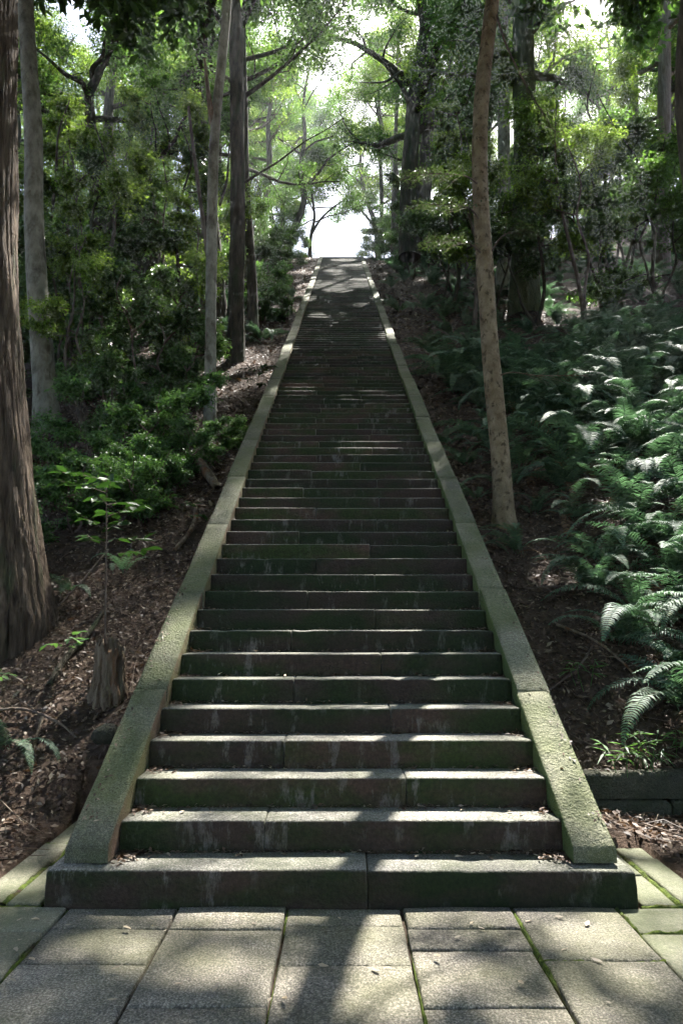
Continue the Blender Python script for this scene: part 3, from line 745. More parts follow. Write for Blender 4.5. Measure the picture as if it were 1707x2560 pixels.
key_tree('dark_tree', 'dark trunk half hidden close behind the straight mossy trunk', 'tree',
         [at(581, 760, 18.6), at(578, 640, 18.6), at(570, 520, 18.6), at(562, 400, 18.6), at(560, 250, 18.6), at(556, 100, 18.6), at(552, -60, 18.6)],
         0.15, 0.11, M['bark_dark'], M['leaf_oak'], 12, 0, 0.25, 0.6, (16.5, 4.2, 9, 6, 90, 0.13, 0.62), 6)
# mottled tree right of the stairs
T6, p6, r6 = key_tree('mottled_tree', 'mottled pale trunk leaning gently beside the right coping', 'tree',
         [at(1157, 1205, 8.69), at(1152, 1100, 8.69), at(1140, 960, 8.7), at(1125, 800, 8.7), at(1112, 600, 8.75), at(1101, 400, 8.8), at(1104, 250, 8.85), at(1118, 100, 8.9), at(1130, 0, 8.95), at(1140, -120, 9.0), at(1146, -260, 9.1), at(1150, -420, 9.2), (2.35, 9.3, 18.5)],
         0.128, 0.088, M['bark_mottled'], M['leaf_bright'], 20, 0, 0.32, 0.28, (14.3, 3.6, 11, 7, 60, 0.20, 0.6), 7, 100)
def spray(parent, pts, r0, leaf, n, seed, mat, up=0.0, width=0.35, lmat=None, lasp=0.3):
    """a side branch carrying flat sprays of leaves"""
    b = stick_on(parent, pts, r0, 0.004, mat, 'side_branch', 5)
    rng = np.random.default_rng(seed)
    P = smooth_path(np.array(pts) - np.array(parent.location), 14)
    G = Geo(); C = []
    for q in range(5, 14):
        for sgn in (-1, 1):
            d = unit(P[min(q + 1, 13)] - P[q - 1]); sdv = unit(np.cross(d, [0, 0, 1])) * sgn
            w = width * (1 - 0.6 * (q - 5) / 9) * rng.uniform(0.6, 1.2)
            tw = grow(rng, P[q], unit(d * 0.8 + sdv), w, 4, -0.06, 0.15)
            G.add(*tube(tw, np.linspace(0.005, 0.002, 5), 3))
            C += list(tw[1:])
    t = obj('twigs', G.mesh('twigs', mat), b)
    if leaf:
        lv = tuft_leaves(rng, C, 0.07, n, leaf, lasp, 0.3, 0.8, 0.1, 0.4)
        leaf_obj('leaves', lv, lmat, b)
spray(T6, [at(1108, 520, 8.75), at(1080, 480, 8.6), at(1030, 470, 8.4), at(960, 470, 8.2)], 0.015, 0.045, 7, 1, M['twig'], lmat=M['leaf_spray'])
spray(T6, [at(1112, 590, 8.75), at(1080, 560, 8.5), at(1030, 550, 8.3), at(985, 555, 8.1)], 0.015, 0.045, 7, 2, M['twig'], lmat=M['leaf_spray'])
spray(T6, [at(1115, 600, 8.75), at(1150, 545, 8.6), at(1190, 530, 8.5), at(1225, 535, 8.4)], 0.013, 0.042, 7, 3, M['twig'], lmat=M['leaf_spray'])
spray(T6, [at(1104, 430, 8.8), at(1070, 405, 8.5), at(1000, 398, 8.2), at(930, 402, 8.0)], 0.014, 0.045, 7, 4, M['twig'], lmat=M['leaf_spray'])
spray(T6, [at(1132, 866, 8.7), at(1175, 855, 8.5), at(1230, 862, 8.3), at(1290, 862, 8.1), at(1335, 862, 8.0)], 0.013, 0.0, 0, 5, M['dead_wood'])
spray(T6, [at(1132, 10, 8.95), at(1165, 110, 8.7), at(1215, 210, 8.6), at(1250, 265, 8.5), at(1285, 320, 8.5)], 0.02, 0.05, 6, 6, M['twig'], lmat=M['leaf_spray'])
# large trees right of the stairs, higher up
key_tree('ivy_clad_tree', 'broad green moss-clad trunk rising behind the mottled trunk', 'tree',
         [at(1203, 690, 21), at(1203, 560, 21), at(1205, 400, 21), at(1203, 200, 21), at(1200, 50, 21), at(1198, -80, 21), at(1196, -170, 21)],
         0.42, 0.32, M['bark_green'], M['leaf_oak'], 18, 0, 0.3, 0.8, (19.5, 5.0, 10, 6, 90, 0.14, 0.66), 8)
key_tree('grey_tree', 'straight grey trunk between the mottled trunk and the moss-clad trunk', 'tree',
         [at(1158, 640, 24), at(1157, 450, 24), at(1156, 250, 24), at(1155, 60, 24), at(1154, -90, 24)], 0.26, 0.2, M['bark_pale'], M['leaf_bright'], 14, 0, 0.3, 0.8, (21.5, 4.6, 9, 6, 90, 0.14, 0.66), 9)
T8, _, _ = key_tree('twin_trunk_tree', 'dark twisted twin-trunked evergreen right of the top of the stairs', 'tree',
         [at(940, 560, 27), at(938, 470, 27), at(940, 390, 27), at(946, 310, 27), at(950, 240, 27), at(962, 150, 27), at(978, 60, 27), at(985, -40, 27)],
         0.40, 0.26, M['bark_dark'], M['leaf_oak'], 16, 0, 0.2, 0.8, (21.5, 5.6, 12, 8, 120, 0.14, 0.75), 10)
stick_on(T8, [at(962, 560, 27.3), at(975, 420, 27.4), at(982, 300, 27.4), at(990, 180, 27.4), at(1005, 60, 27.4)], 0.36, 0.18, M['bark_grey'], 'second_trunk', 14)
stick_on(T8, [at(948, 200, 27), at(925, 165, 26.5), at(890, 185, 26), at(860, 190, 25.6), at(820, 188, 25.2)], 0.09, 0.015, M['bark_dark'])
stick_on(T8, [at(945, 250, 27), at(920, 195, 26.5), at(885, 150, 26), at(855, 115, 25.6)], 0.13, 0.03, M['bark_dark'])
key_tree('leaning_tree', 'short grey-green trunk leaning right, seen through the gap by the mottled trunk', 'tree',
         [at(1047, 470, 29), at(1055, 390, 29), at(1068, 310, 29), at(1085, 220, 29), at(1098, 100, 29), at(1105, -20, 29)], 0.36, 0.24, M['bark_green'], M['leaf_bright'], 14, 0, 0.2, 0.8, (25.5, 4.6, 9, 6, 90, 0.14, 0.66), 11)
key_tree('cypress_trunk_tree', 'straight reddish-grey cypress trunk near the right edge', 'tree',
         [at(1520, 640, 24), at(1521, 450, 24), at(1524, 250, 24), at(1525, 100, 24), at(1523, -40, 24), at(1522, -160, 24)], 0.27, 0.21, M['bark_cypress'], M['leaf_oak'], 40, 14, 0.25, 0.7, (22.5, 4.0, 9, 6, 90, 0.14, 0.62), 12)
key_tree('dark_tree', 'dark forked tree close behind the straight cypress trunk', 'tree',
         [at(1508, 600, 26), at(1506, 450, 26), at(1508, 320, 26), at(1530, 230, 26), at(1556, 150, 26), at(1575, 60, 26), at(1590, -60, 26)], 0.2, 0.14, M['bark_dark'], M['leaf_bright'], 12, 0, 0.2, 0.7, (21, 4.8, 9, 6, 90, 0.14, 0.66), 13)
# gnarled tree on the left
T11, _, _ = key_tree('gnarled_tree', 'gnarled dark tree with contorted limbs on the left slope', 'tree',
         [at(228, 620, 21), at(222, 480, 21), at(215, 370, 21), at(208, 270, 21), at(205, 215, 21), at(222, 180, 21.3), at(245, 120, 21.6), at(262, 50, 22)],
         0.24, 0.10, M['bark_dark'], M['leaf_oak'], 14, 0, 0.3, 0.8, (15.0, 4.4, 9, 6, 90, 0.14, 0.66), 14)
stick_on(T11, [at(206, 225, 21), at(188, 190, 20.6), at(150, 170, 20.2), at(112, 135, 20), at(80, 110, 20)], 0.12, 0.03, M['bark_dark'])
stick_on(T11, [at(216, 195, 21), at(212, 160, 20.6), at(235, 130, 20.2), at(240, 95, 20), at(250, 60, 20)], 0.10, 0.03, M['bark_dark'])
# small tree at the top left of the stairs, and one on the right of the gap
T13, _, _ = key_tree('small_tree', 'small dark tree at the top of the stairs, its limb arching over the bright gap', 'tree',
         [at(712, 600, 43), at(712, 560, 43), at(716, 530, 43), at(722, 500, 43), at(718, 460, 43), at(708, 400, 43), at(700, 330, 43)], 0.14, 0.05, M['bark_dark'], M['leaf_oak'], 10, 0, 0.3, 0.6, (27.6, 3.6, 14, 7, 90, 0.15, 0.6), 15)
stick_on(T13, [at(714, 540, 43), at(735, 505, 43), at(760, 480, 43), at(785, 462, 43), at(812, 440, 43)], 0.10, 0.03, M['bark_dark'])
key_tree('small_tree', 'thin forked tree against the sky right of the bright gap', 'tree',
         [at(876, 560, 44), at(876, 470, 44), at(874, 390, 44), at(869, 330, 44), at(872, 290, 44), at(862, 230, 44), at(858, 170, 44)], 0.16, 0.06, M['bark_dark'], M['leaf_bright'], 10, 0, 0.2, 0.6, (35.0, 3.6, 9, 6, 60, 0.16, 0.6), 16)
key_tree('small_tree', 'straight slim brown trunk beside the twisted twin trunks', 'tree',
         [at(903, 560, 38), at(905, 430, 38), at(908, 320, 38), at(912, 200, 38), at(914, 80, 38)], 0.16, 0.10, M['bark_grey'], M['leaf_bright'], 10, 0, 0.2, 0.6, (33.5, 3.4, 8, 6, 60, 0.15, 0.6), 17)
# broken trunks on the left
for px, top, bot, d, w, lab in ((262, 500, 600, 20.5, 0.34, 'dark broken trunk stump on the left slope, the more slender of two'), (338, 510, 600, 19.5, 0.30, 'dark broken trunk stump on the left slope, nearer the stairs')):
    e = empty('broken_trunk', at(px, bot, d)); tag(e, lab, 'tree stump')
    P = smooth_path(np.array([at(px, bot + 60, d), at(px, bot, d), at(px - 3, (bot + top) / 2, d), at(px + 4, top, d)]) - at(px, bot, d), 20)
    obj('trunk', mesh_from('trunk', *tube(P, w * np.linspace(1.3, 0.95, 20), 16, 0.16, 0, px * 0.1), M['bark_dark'], True), e)

# ------------------------------------------------------------------ trees of the wood that look alike
for x, y, k, sc, rz, lab in ((5.75, 9.5, 0, 1.0, 0.4, 'right of the ferns'), (-6.6, 9.4, 1, 1.0, 1.3, 'left of the ridged trunk'), (9.5, 14.6, 1, 1.15, 2.2, 'above the fern bank'), (7.4, 11.0, 0, 1.05, 5.1, 'beside the fern bank'), (8.9, 12.9, 0, 1.15, 1.1, 'behind the fern bank'),  # trees added beyond the view edges to shade paving and stairs
                         (4.9, 6.4, 1, 0.92, 3.3, 'right of the low wall'), (-9.2, 15.5, 0, 1.0, 0.3, 'left of the pale grey tree'), (10.8, 16.4, 0, 0.95, 4.0, 'high on the fern slope')):
    roof[k].place('evergreen_tree', x, y, rz, sc, 'added out-of-view evergreen tree whose crown shades the stairs, standing ' + lab, 'tree', None)
for x, y, k, sc, rz, lab in ((-3.5, 23.0, 0, 0.80, 0.7, 'halfway up the flight'), (-3.6, 30.5, 1, 0.72, 2.4, 'two thirds up the flight'), (3.9, 33.0, 0, 0.78, 4.1, 'on the right of the upper flight')):
    oak[k].place('evergreen_tree', x, y, rz, sc, 'dark leafy tree overhanging the stairs, ' + lab, 'tree', None)
for x, y, k, sc, rz, lab in ((3.6, 56, 3, 1.35, 0.7, 'right of the bright gap'), (-4.4, 51, 2, 1.2, 2.1, 'left of the bright gap'), (7.5, 50, 2, 1.2, 1.0, 'farther right of the bright gap'), (-9.0, 53, 3, 1.2, 3.0, 'farther left of the bright gap')):
    oak[k].place('evergreen_tree', x, y, rz, sc, 'sunlit tree on the hilltop, ' + lab, 'tree', None)
for x, y, k, sc, rz, lab in ((-4.4, 11.4, 2, 0.5, 0.9, 'between the pale grey tree and the slender one'), (-3.1, 13.4, 2, 0.55, 2.9, 'just behind the slender pale tree'), (-5.8, 13.2, 2, 0.6, 3.9, 'left of the pale grey tree'), (-4.9, 14.6, 2, 0.8, 0.4, 'behind the pale grey tree'), (-7.0, 17.0, 2, 1.0, 1.4, 'on the far left slope'), (-6.0, 20.5, 2, 1.0, 2.4, 'in front of the gnarled tree'), (-4.2, 18.5, 2, 0.9, 3.4, 'beside the bowing dark trunk')):
    under[k].place('understory_tree', x, y, rz, sc, 'airy yellow-green young tree ' + lab, 'tree', None)
for x, y, k, sc, rz, lab in ((6.5, 35.5, 1, 1.0, 0.2, 'nearest the right coping'), (10.5, 34, 0, 1.0, 1.2, 'midway to the right edge'), (15, 32, 1, 1.0, 2.2, 'near the right edge'), (9.5, 42, 0, 1.1, 3.2, 'right of the stair head'), (-7.5, 41, 0, 1.1, 4.2, 'left of the stair head'), (-11.5, 36, 1, 1.05, 5.2, 'far left')):
    oak[k].place('evergreen_tree', x, y, rz, sc, 'dark evergreen tree on the crest of the hill, ' + lab, 'tree', None)
for x, y, k, sc, rz, lab in ((-5.0, 57, 0, 1.25, 0.3, 'its dense crown left above the bright gap'), (5.2, 60, 1, 1.32, 1.9, 'its dense crown right above the bright gap')):
    tall.place('evergreen_tree', x, y, rz, sc, 'tall tree on the hilltop, ' + lab, 'tree', None)
for x, y, k, sc, rz, lab in ((-3.3, 36.0, 2, 0.95, 5.0, 'left of the upper flight'), (3.6, 39.5, 3, 0.85, 1.0, 'right of the upper flight')):
    oak[k].place('evergreen_tree', x, y, rz, sc, 'bright-leaved tree leaning over the stairs, ' + lab, 'tree', None)
for x, y, k, sc, rz, lab in ((-3.2, 46.5, 2, 1.0, 0.5, 'left of the stair head'), (3.3, 45.5, 0, 1.15, 2.6, 'right of the stair head'), (2.6, 49, 2, 0.85, 1.6, 'just behind the right end of the stair head')):
    under[k].place('understory_tree', x, y, rz, sc, 'small leafy tree at the hilltop, ' + lab, 'tree', None)
for x, y, k, rz, lab in ((-5.2, 3.6, 0, 0.7, 'left'), (5.6, 2.6, 1, 2.0, 'right')):  # added unseen so their crowns cut overhead skylight on the paving
    roof[k].place('evergreen_tree', x, y, rz, 0.95, 'added tall evergreen tree just out of view %s of the paving' % lab, 'tree', None)
for x, y, k, rz in ((0.8, -3.2, 3, 0.3), (-4.6, -1.5, 0, 0), (4.4, -2.0, 1, 1), (-0.5, -6.5, 2, 2), (-5.5, -7.5, 3, 1), (5.5, -8.0, 0, 2), (-9.5, 3.5, 3, 3), (9.0, 2.5, 0, 4), (8.5, -9, 2, 5), (-9, -9.5, 1, 0.5)):
    oak[k].place('evergreen_tree', x, y, rz, 1.05, 'evergreen tree of the wood around the paved forecourt', 'tree', 'evergreen trees around the forecourt', prune=False)
tr_rng = np.random.default_rng(42)
placed = [(-3.4, 6.8), (-5.2, 11.8), (-2.3, 11.7), (-2.7, 16.4), (2.07, 8.7), (-5, 19.5), (-2.9, 18.6), (6, 21), (3, 27), (-9, 21), (6, 24), (13, 24)]
def scatter(n, xr, yr, dmin, ok):
    out = []; tries = 0
    while len(out) < n and tries < 6000:
        tries += 1
        x, y = tr_rng.uniform(*xr), tr_rng.uniform(*yr)
        if not ok(x, y): continue
        if any((x - a) ** 2 + (y - b) ** 2 < dmin ** 2 for a, b in placed): continue
        placed.append((x, y)); out.append((x, y))
    return out
inview = lambda x, y, m=3.0: abs(x) < 0.52 * y + m
for x, y in scatter(50, (-28, 28), (13, 50), 4.3, lambda x, y: inview(x, y) and abs(x) > (4.2 if y < 40 else 5.5) and not (y < 18 and abs(x) < 5) and not (3 < x < 15 and y < 36)):
    k = int(tr_rng.integers(4))
    side = 'left' if x < 0 else 'right'
    band = 'lower on the slope' if y < 22 else ('halfway up the slope' if y < 34 else 'near the top of the slope')
    lab = '%s evergreen tree %s of the stairs' % (('dark-barked', 'grey-barked', 'bright-leaved dark-barked', 'bright-leaved grey-barked')[k], side)
    ob = oak[k].place('evergreen_tree', x, y, tr_rng.uniform(0, 6.28), tr_rng.uniform(0.8, 1.15), lab, 'tree', 'evergreen trees in the wood ' + side); queue('oak' + side, y, ob, lab + ', %s up the slope')
for x, y in scatter(60, (-22, 24), (11, 40), 2.0, lambda x, y: inview(x, y, 1.5) and abs(x) > (3.6 if y < 18 else 3.0) and not (x < 0 and y < 12.5) and not (-4.5 < x < 0 and y < 17) and not (x > 0 and y < 17)):
    k = int(tr_rng.integers(3))
    side = 'left' if x < 0 else 'right'
    lab = 'thin-stemmed %s small tree %s of the stairs' % (('glossy-leaved', 'dull dark-leaved', 'bright-leaved')[k], side)
    ob = under[k].place('understory_tree', x, y, tr_rng.uniform(0, 6.28), tr_rng.uniform(0.75, 1.2), lab, 'tree', 'small trees under the canopy ' + side); queue('under' + side, y, ob, lab + ', %s up the slope')
for x, y, k, sc, rz in ((5.6, 18.6, 0, 1.0, 0.2), (7.9, 19.5, 0, 1.1, 1.2), (6.4, 21.5, 2, 1.2, 2.2), (9.2, 21.5, 0, 1.3, 3.2), (4.4, 19.5, 0, 1.1, 4.2), (11.4, 20.2, 0, 1.2, 5.2), (4.3, 24.0, 0, 1.1, 0.9)):
    ob = under[k].place('understory_tree', x, y, rz, sc, 'x', 'tree', 'small trees above the fern bank'); queue('sparkle', y, ob, 'small sparkling %s tree above the fern bank, %%s up the slope' % ('glossy-leaved' if k == 0 else 'bright-leaved'))
# bushes
bush_spots = [(-2.6, 8.7, 0, .62), (-3.3, 8.4, 1, 0.75), (-2.2, 10.0, 1, 0.6), (-3.2, 9.9, 0, 0.85), (-4.1, 9.4, 1, 0.7), (-3.9, 10.6, 2, 0.75), (-2.9, 11.0, 0, 0.8), (-5.2, 10.3, 1, 0.7), (-3.5, 12.0, 2, 1.15),
              (-4.4, 13.6, 2, 1.1), (-6.8, 12.8, 1, 0.9), (-1.95, 10.9, 1, 0.5), (-4.0, 15.4, 2, 1.1), (-3.0, 9.2, 1, 0.7), (-2.4, 9.3, 1, 0.5), (-3.1, 12.9, 0, 0.8), (-7.6, 14.2, 2, 1.1), (-6.3, 10.9, 1, 0.8), (-5.9, 15.6, 0, 1.2), (-3.9, 7.7, 1, 0.6), (-4.6, 8.2, 1, 0.6)]
for x, y in scatter(40, (-16, 18), (13, 42), 1.5, lambda x, y: inview(x, y, 1.0) and abs(x) > 2.4 and not (-3.6 < x < 0 and y < 18) and not (x > 0 and y < 27)):
    bush_spots.append((x, y, int(tr_rng.integers(3)), tr_rng.uniform(0.8, 1.4)))
for x, y, k, s in bush_spots:
    side = 'left' if x < 0 else 'right'
    lab = '%s evergreen shrub %s of the stairs' % (('rounded', 'low spreading', 'tall glossy-leaved')[k], side)
    ob = bush[k].place('shrub', x, y, tr_rng.uniform(0, 6.28), s, lab, 'shrub', 'shrubs on the %s slope' % side, 0.03, False); queue('bush' + side, y, ob, lab + ', %s up the slope')

# ------------------------------------------------------------------ ferns
def frond_mesh(name, seed, L, mat, arch, pairs=44, plen=0.14):
    rng = np.random.default_rng(seed)
    n = pairs + 6
    ragged = np.random.default_rng(seed + 9).random((n, 2)) < 0.05
    t = np.linspace(0, 1, n)
    ang = math.radians(62) - arch * t ** 1.15          # rising, then bowing over
    ds = L / (n - 1)
    x = np.concatenate([[0], np.cumsum(np.cos(ang[:-1]) * ds)]); z = np.concatenate([[0], np.cumsum(np.sin(ang[:-1]) * ds)])
    P = np.column_stack([x, 0.05 * L * np.sin(t * 2 + seed) * t, z])
    G = Geo(); G.add(*tube(P, np.linspace(0.0045, 0.0012, n), 3))
    for q in range(5, n - 1):
        tt = (q - 5) / (n - 6)
        pl = plen * (min(1.0, 0.55 + 1.6 * tt) * (1 - tt ** 2.2) + 0.06) * rng.uniform(0.9, 1.08)
        d = unit(P[q + 1] - P[q - 1])
        up = unit(np.cross(d, [0, 1, 0])); up = up if up[2] > 0 else -up
        for sg in (-1, 1):
            if ragged[q, (sg + 1) // 2]: continue
            sd_ = np.array([0, sg, 0.0])
            ax = unit(sd_ + d * (0.42 + rng.normal(0, 0.07)) + up * (0.10 + rng.normal(0, 0.08)))
            w = L / n * 0.74
            wd = unit(d - (d * ax).sum() * ax)
            b = P[q]
            m1 = b + ax * pl * 0.5 + up * pl * 0.05; e = b + ax * pl - np.array([0, 0, 1]) * pl * 0.25 + d * pl * 0.06
            k1 = b + ax * pl * 0.04
            V = [k1 - wd * w * 0.36, k1 + wd * w * 0.40, m1 + wd * w * 0.44, m1 - wd * w * 0.36, b + ax * pl * 0.8 - np.array([0, 0, 1]) * pl * 0.09 + wd * w * 0.30, b + ax * pl * 0.8 - np.array([0, 0, 1]) * pl * 0.09 - wd * w * 0.22]
            G.add(V, [(0, 1, 2, 3), (3, 2, 4, 5)])
            G.add([V[5], V[4], e], [(0, 1, 2)])
    return G.mesh(name, mat)
fronds = [frond_mesh('frond', 1, 1.05, M['fern'], math.radians(105)), frond_mesh('frond', 2, 0.9, M['fern'], math.radians(80), 38),
          frond_mesh('frond', 3, 1.15, M['fern'], math.radians(125), 48), frond_mesh('frond', 4, 0.75, M['fern'], math.radians(90), 34, 0.11)]
dead_frond = frond_mesh('frond', 5, 0.8, M['fern_dead'], math.radians(150), 20, 0.1)
fr = np.random.default_rng(9)
FERNS = []
def place_fern(x, y, s, nf, label, group, face=-1.9, dead=0):
    e = empty('fern', (x, y, G_(x, y) - 0.01), 0, s); tag(e, label, 'fern', group)
    if label.startswith('large'): FERNS.append((x, y, e))
    for q in range(nf):
        a = (face + fr.normal(0, 1.0)) if q < nf * 0.65 else fr.uniform(0, 6.28)
        o = obj('frond', fronds[int(fr.integers(4))], e)
        o.rotation_euler = (fr.normal(0, 0.18), fr.normal(0.05, 0.2), a); o.scale = (fr.uniform(0.75, 1.15),) * 3
        o.location = (fr.normal(0, 0.05), fr.normal(0, 0.05), 0)
    for q in range(dead):
        o = obj('dead_frond', dead_frond, e); o.rotation_euler = (fr.normal(0, 0.3), 0.5, fr.uniform(0, 6.28))
near_f = [(3.05, 6.25, .8), (3.5, 6.7, .9), (2.95, 6.95, .8), (3.6, 7.4, 1.0), (4.2, 7.0, 1.0), (3.05, 7.75, .85), (4.3, 8.0, 1.0), (3.6, 8.5, 1.0), (2.95, 8.7, .75), (4.9, 8.8, 1.05), (4.1, 9.3, 1.0), (3.2, 9.6, .9),
          (5.6, 9.6, 1.1), (4.8, 10.2, 1.05), (3.8, 10.6, 1.0), (2.75, 10.3, .8), (2.3, 9.6, .7), (6.4, 10.6, 1.1), (5.5, 11.2, 1.1), (4.5, 11.6, 1.0), (3.4, 11.8, .95), (2.6, 11.4, .7), (6.9, 12.0, 1.1), (5.9, 12.6, 1.1), (4.9, 13.1, 1.0), (3.9, 13.2, .9),
          (7.6, 13.4, 1.1), (6.6, 14.2, 1.1), (5.4, 14.6, 1.0), (2.7, 12.9, .7), (1.95, 10.4, .55), (2.05, 8.0, .55), (3.9, 6.2, 0.9), (4.6, 7.5, 1.0), (5.2, 8.1, 1.0), (2.55, 8.95, 0.6)]
near_f += [(2.9, 5.75, 0.95), (3.2, 5.7, 1.0), (2.62, 6.5, 0.85), (2.7, 7.3, 0.9), (1.85, 9.3, 0.55), (1.8, 11.2, 0.5)]
ext = []
for _ in range(4000):
    if len(ext) >= 44: break
    y = fr.uniform(6.0, 15.5); x = fr.uniform(2.45, 0.5 * y + 0.9)
    if all((x - a) ** 2 + (y - b) ** 2 > 0.48 ** 2 for a, b, c in near_f + ext) and (x - 2.07) ** 2 + (y - 8.3) ** 2 > 0.7: ext.append((x, y, fr.uniform(1.1, 1.45)))
near_f += ext
for x, y, s in near_f:
    place_fern(x, y, s * 1.2, 14 if s > 0.8 else 9, 'large arching blue-green fern on the right bank, ' + ('lowest, below the mottled trunk' if y < 8 else ('level with the mottled trunk' if y < 11 else 'above the mottled trunk')), 'ferns on the right bank', dead=int(fr.integers(0, 4)))
ORD = 'first second third fourth fifth sixth seventh eighth ninth tenth eleventh twelfth thirteenth fourteenth fifteenth sixteenth seventeenth eighteenth nineteenth'.split()
TENS = {20: 'twent', 30: 'thirt', 40: 'fort', 50: 'fift', 60: 'sixt'}
def ordinal(i):
    if i < 20: return ORD[i - 1]
    t = i // 10 * 10; return TENS[t] + ('ieth' if i == t else 'y-' + ORD[i - t - 1])
for key, L in ORDER.items():
    for i, (y, ob, text) in enumerate(sorted(L, key=lambda t: t[0])): ob['label'] = text % ordinal(i + 1)
FERNS.sort(key=lambda t: t[1])
for r in range(0, len(FERNS), 8):
    for i, (x, y, ob) in enumerate(sorted(FERNS[r:r + 8], key=lambda t: t[0])):
        ob['label'] = 'arching blue-green fern on the right bank, %s row from below, %s from the coping' % (ordinal(r // 8 + 1), ordinal(i + 1))
place_fern(-2.55, 5.42, 0.62, 8, 'small green fern on the litter at the lower left edge', None, -1.4)
for x, y, s in ((-3.15, 6.05, 0.45), (-2.45, 7.6, 0.5), (-2.9, 7.3, 0.45)):
    place_fern(x, y, s, 6, 'small fern on the leaf litter between the ridged trunk and the left coping', 'small ferns by the ridged trunk', -1.4)
# farther fern clumps, one mesh each
def clump_mesh(seed):
    rng = np.random.default_rng(seed); G = Geo()
    for q in range(10):
        me = fronds[int(rng.integers(4))]
        nv = len(me.vertices); v = np.empty(nv * 3, np.float32); me.vertices.foreach_get('co', v); v = v.reshape(-1, 3)
        a = -1.9 + rng.normal(0, 1.1) if q < 7 else rng.uniform(0, 6.28)
        b = rng.normal(0.05, 0.2); s = rng.uniform(0.8, 1.1)
        Ry = np.array([[math.cos(b), 0, math.sin(b)], [0, 1, 0], [-math.sin(b), 0, math.cos(b)]]); Rz = np.array([[math.cos(a), -math.sin(a), 0], [math.sin(a), math.cos(a), 0], [0, 0, 1]])
        v = (v * s) @ (Rz @ Ry).T
        quads = [p.vertices[:] for p in me.polygons if len(p.vertices) == 4]; tris = [p.vertices[:] for p in me.polygons if len(p.vertices) == 3]
        n0 = G.n
        G.add(v, np.array(quads)); G.f.setdefault(3, []).append(np.array(tris) + n0)
    return G.mesh('fern', M['fern'])
clumps = [clump_mesh(1), clump_mesh(2)]
far_spots = []
for (xr, yr, n, dm) in (((-13, -4.0), (14.5, 30), 60, 0.9), ((-3.6, -1.9), (18, 26), 9, 0.7), ((1.9, 5), (13.5, 24), 12, 0.9), ((2.0, 4.6), (28, 41), 14, 0.9), ((4, 17), (14.5, 33), 85, 0.9)):
    pl = []
    for _ in range(3000):
        if len(pl) >= n: break
        x, y = fr.uniform(*xr), fr.uniform(*yr)
        if inview(x, y, 0.5) and all((x - a) ** 2 + (y - b) ** 2 > dm * dm for a, b in pl): pl.append((x, y))
    far_spots += pl
for x, y in far_spots:
    side = 'left' if x < 0 else 'right'
    o = obj('fern', clumps[int(fr.integers(2))], loc=(x, y, G_(x, y) - 0.02), rot=(0, 0, fr.uniform(-0.7, 0.7)), scale=fr.uniform(0.75, 1.2))
    tag(o, 'fern clump among the trees on the upper slope %s of the stairs' % side, 'fern', 'ferns on the upper slope ' + side)

# ------------------------------------------------------------------ seedlings and small plants
def seedling(name, loc, h, lean, nb, leaf, label, cat, seed, mat, stemr=0.009, blade=False, whorl=7, asp=0.45, fan=0.32):
    rng = np.random.default_rng(seed)
    e = empty(name, loc); tag(e, label, cat)
    P = smooth_path([(0, 0, -0.05), (lean[0] * 0.3, lean[1] * 0.3, h * 0.35), (lean[0] * 0.6, lean[1] * 0.6, h * 0.7), (lean[0], lean[1], h)], 16)
    obj('stem', mesh_from('stem', *tube(P, np.linspace(stemr, stemr * 0.4, 16), 6), M['twig'], True), e)
    B = []; A = []; Nn = []; Ls = []
    TG = Geo()
    for q in range(nb):
        z = 0.55 + 0.45 * (q + 0.5) / nb; p = P[min(15, int(z * 15))]
        az = q * 2.4 + rng.random(); L = fan * rng.uniform(0.7, 1.2)
        tw = grow(rng, p, [math.cos(az), math.sin(az), 0.25], L, 4, -0.03, 0.12)
        TG.add(*tube(tw, np.linspace(0.004, 0.0015, 5), 4))
        for w in range(whorl):
            tt = 1 + 3 * w / (whorl - 1); i0 = min(int(tt), 3); pb = tw[i0] + (tw[i0 + 1] - tw[i0]) * (tt - i0)
            d = unit(tw[4] - tw[0]); s = np.cross([0, 0, 1], d) * (1 if w % 2 else -1) * (0 if w == whorl - 1 else 1)
            B.append(pb); A.append(unit(d * 0.6 + s + [0, 0, -0.15 + rng.normal(0, 0.22)])); Nn.append([rng.normal(0, 0.3), rng.normal(0, 0.3), 1]); Ls.append(leaf * rng.uniform(0.75, 1.15))
    obj('twigs', TG.mesh('twigs', M['twig']), e)
    B, A, Nn, Ls = map(np.array, (B, A, Nn, Ls)); Nn = unit(Nn - (Nn * A).sum(1, keepdims=True) * A)
    # six-sided leaves
    side = np.cross(A, Nn); L = Ls[:, None]; W = L * asp
    V = np.stack([B, B + A * L * 0.3 + side * W * 0.45 + Nn * W * 0.08, B + A * L * 0.65 + side * W * 0.42 + Nn * W * 0.05, B + A * L - Nn * L * 0.08, B + A * L * 0.65 - side * W * 0.42 + Nn * W * 0.05, B + A * L * 0.3 - side * W * 0.45 + Nn * W * 0.08], 1).reshape(-1, 3)
    k = np.arange(len(B))[:, None] * 6
    F = np.concatenate([k + np.array([0, 1, 2, 3]), k + np.array([0, 3, 4, 5])])
    obj('leaves', mesh_from('leaves', V, F, mat), e)
    return e
seedling('seedling', (-2.08, 6.15, G_(-2.08, 6.15)), 1.85, (-0.10, 0.05), 13, 0.15, 'tall bright green seedling tree on a thin bare stem behind the stump', 'sapling', 5, M['leaf_seedling'], 0.011, fan=0.40, whorl=9)
seedling('seedling', (-2.45, 6.1, G_(-2.45, 6.1)), 0.40, (0.05, 0), 4, 0.085, 'short grey-green seedling between the ridged trunk and the stump', 'sapling', 6, M['leaf_shrub'], 0.006, fan=0.16)
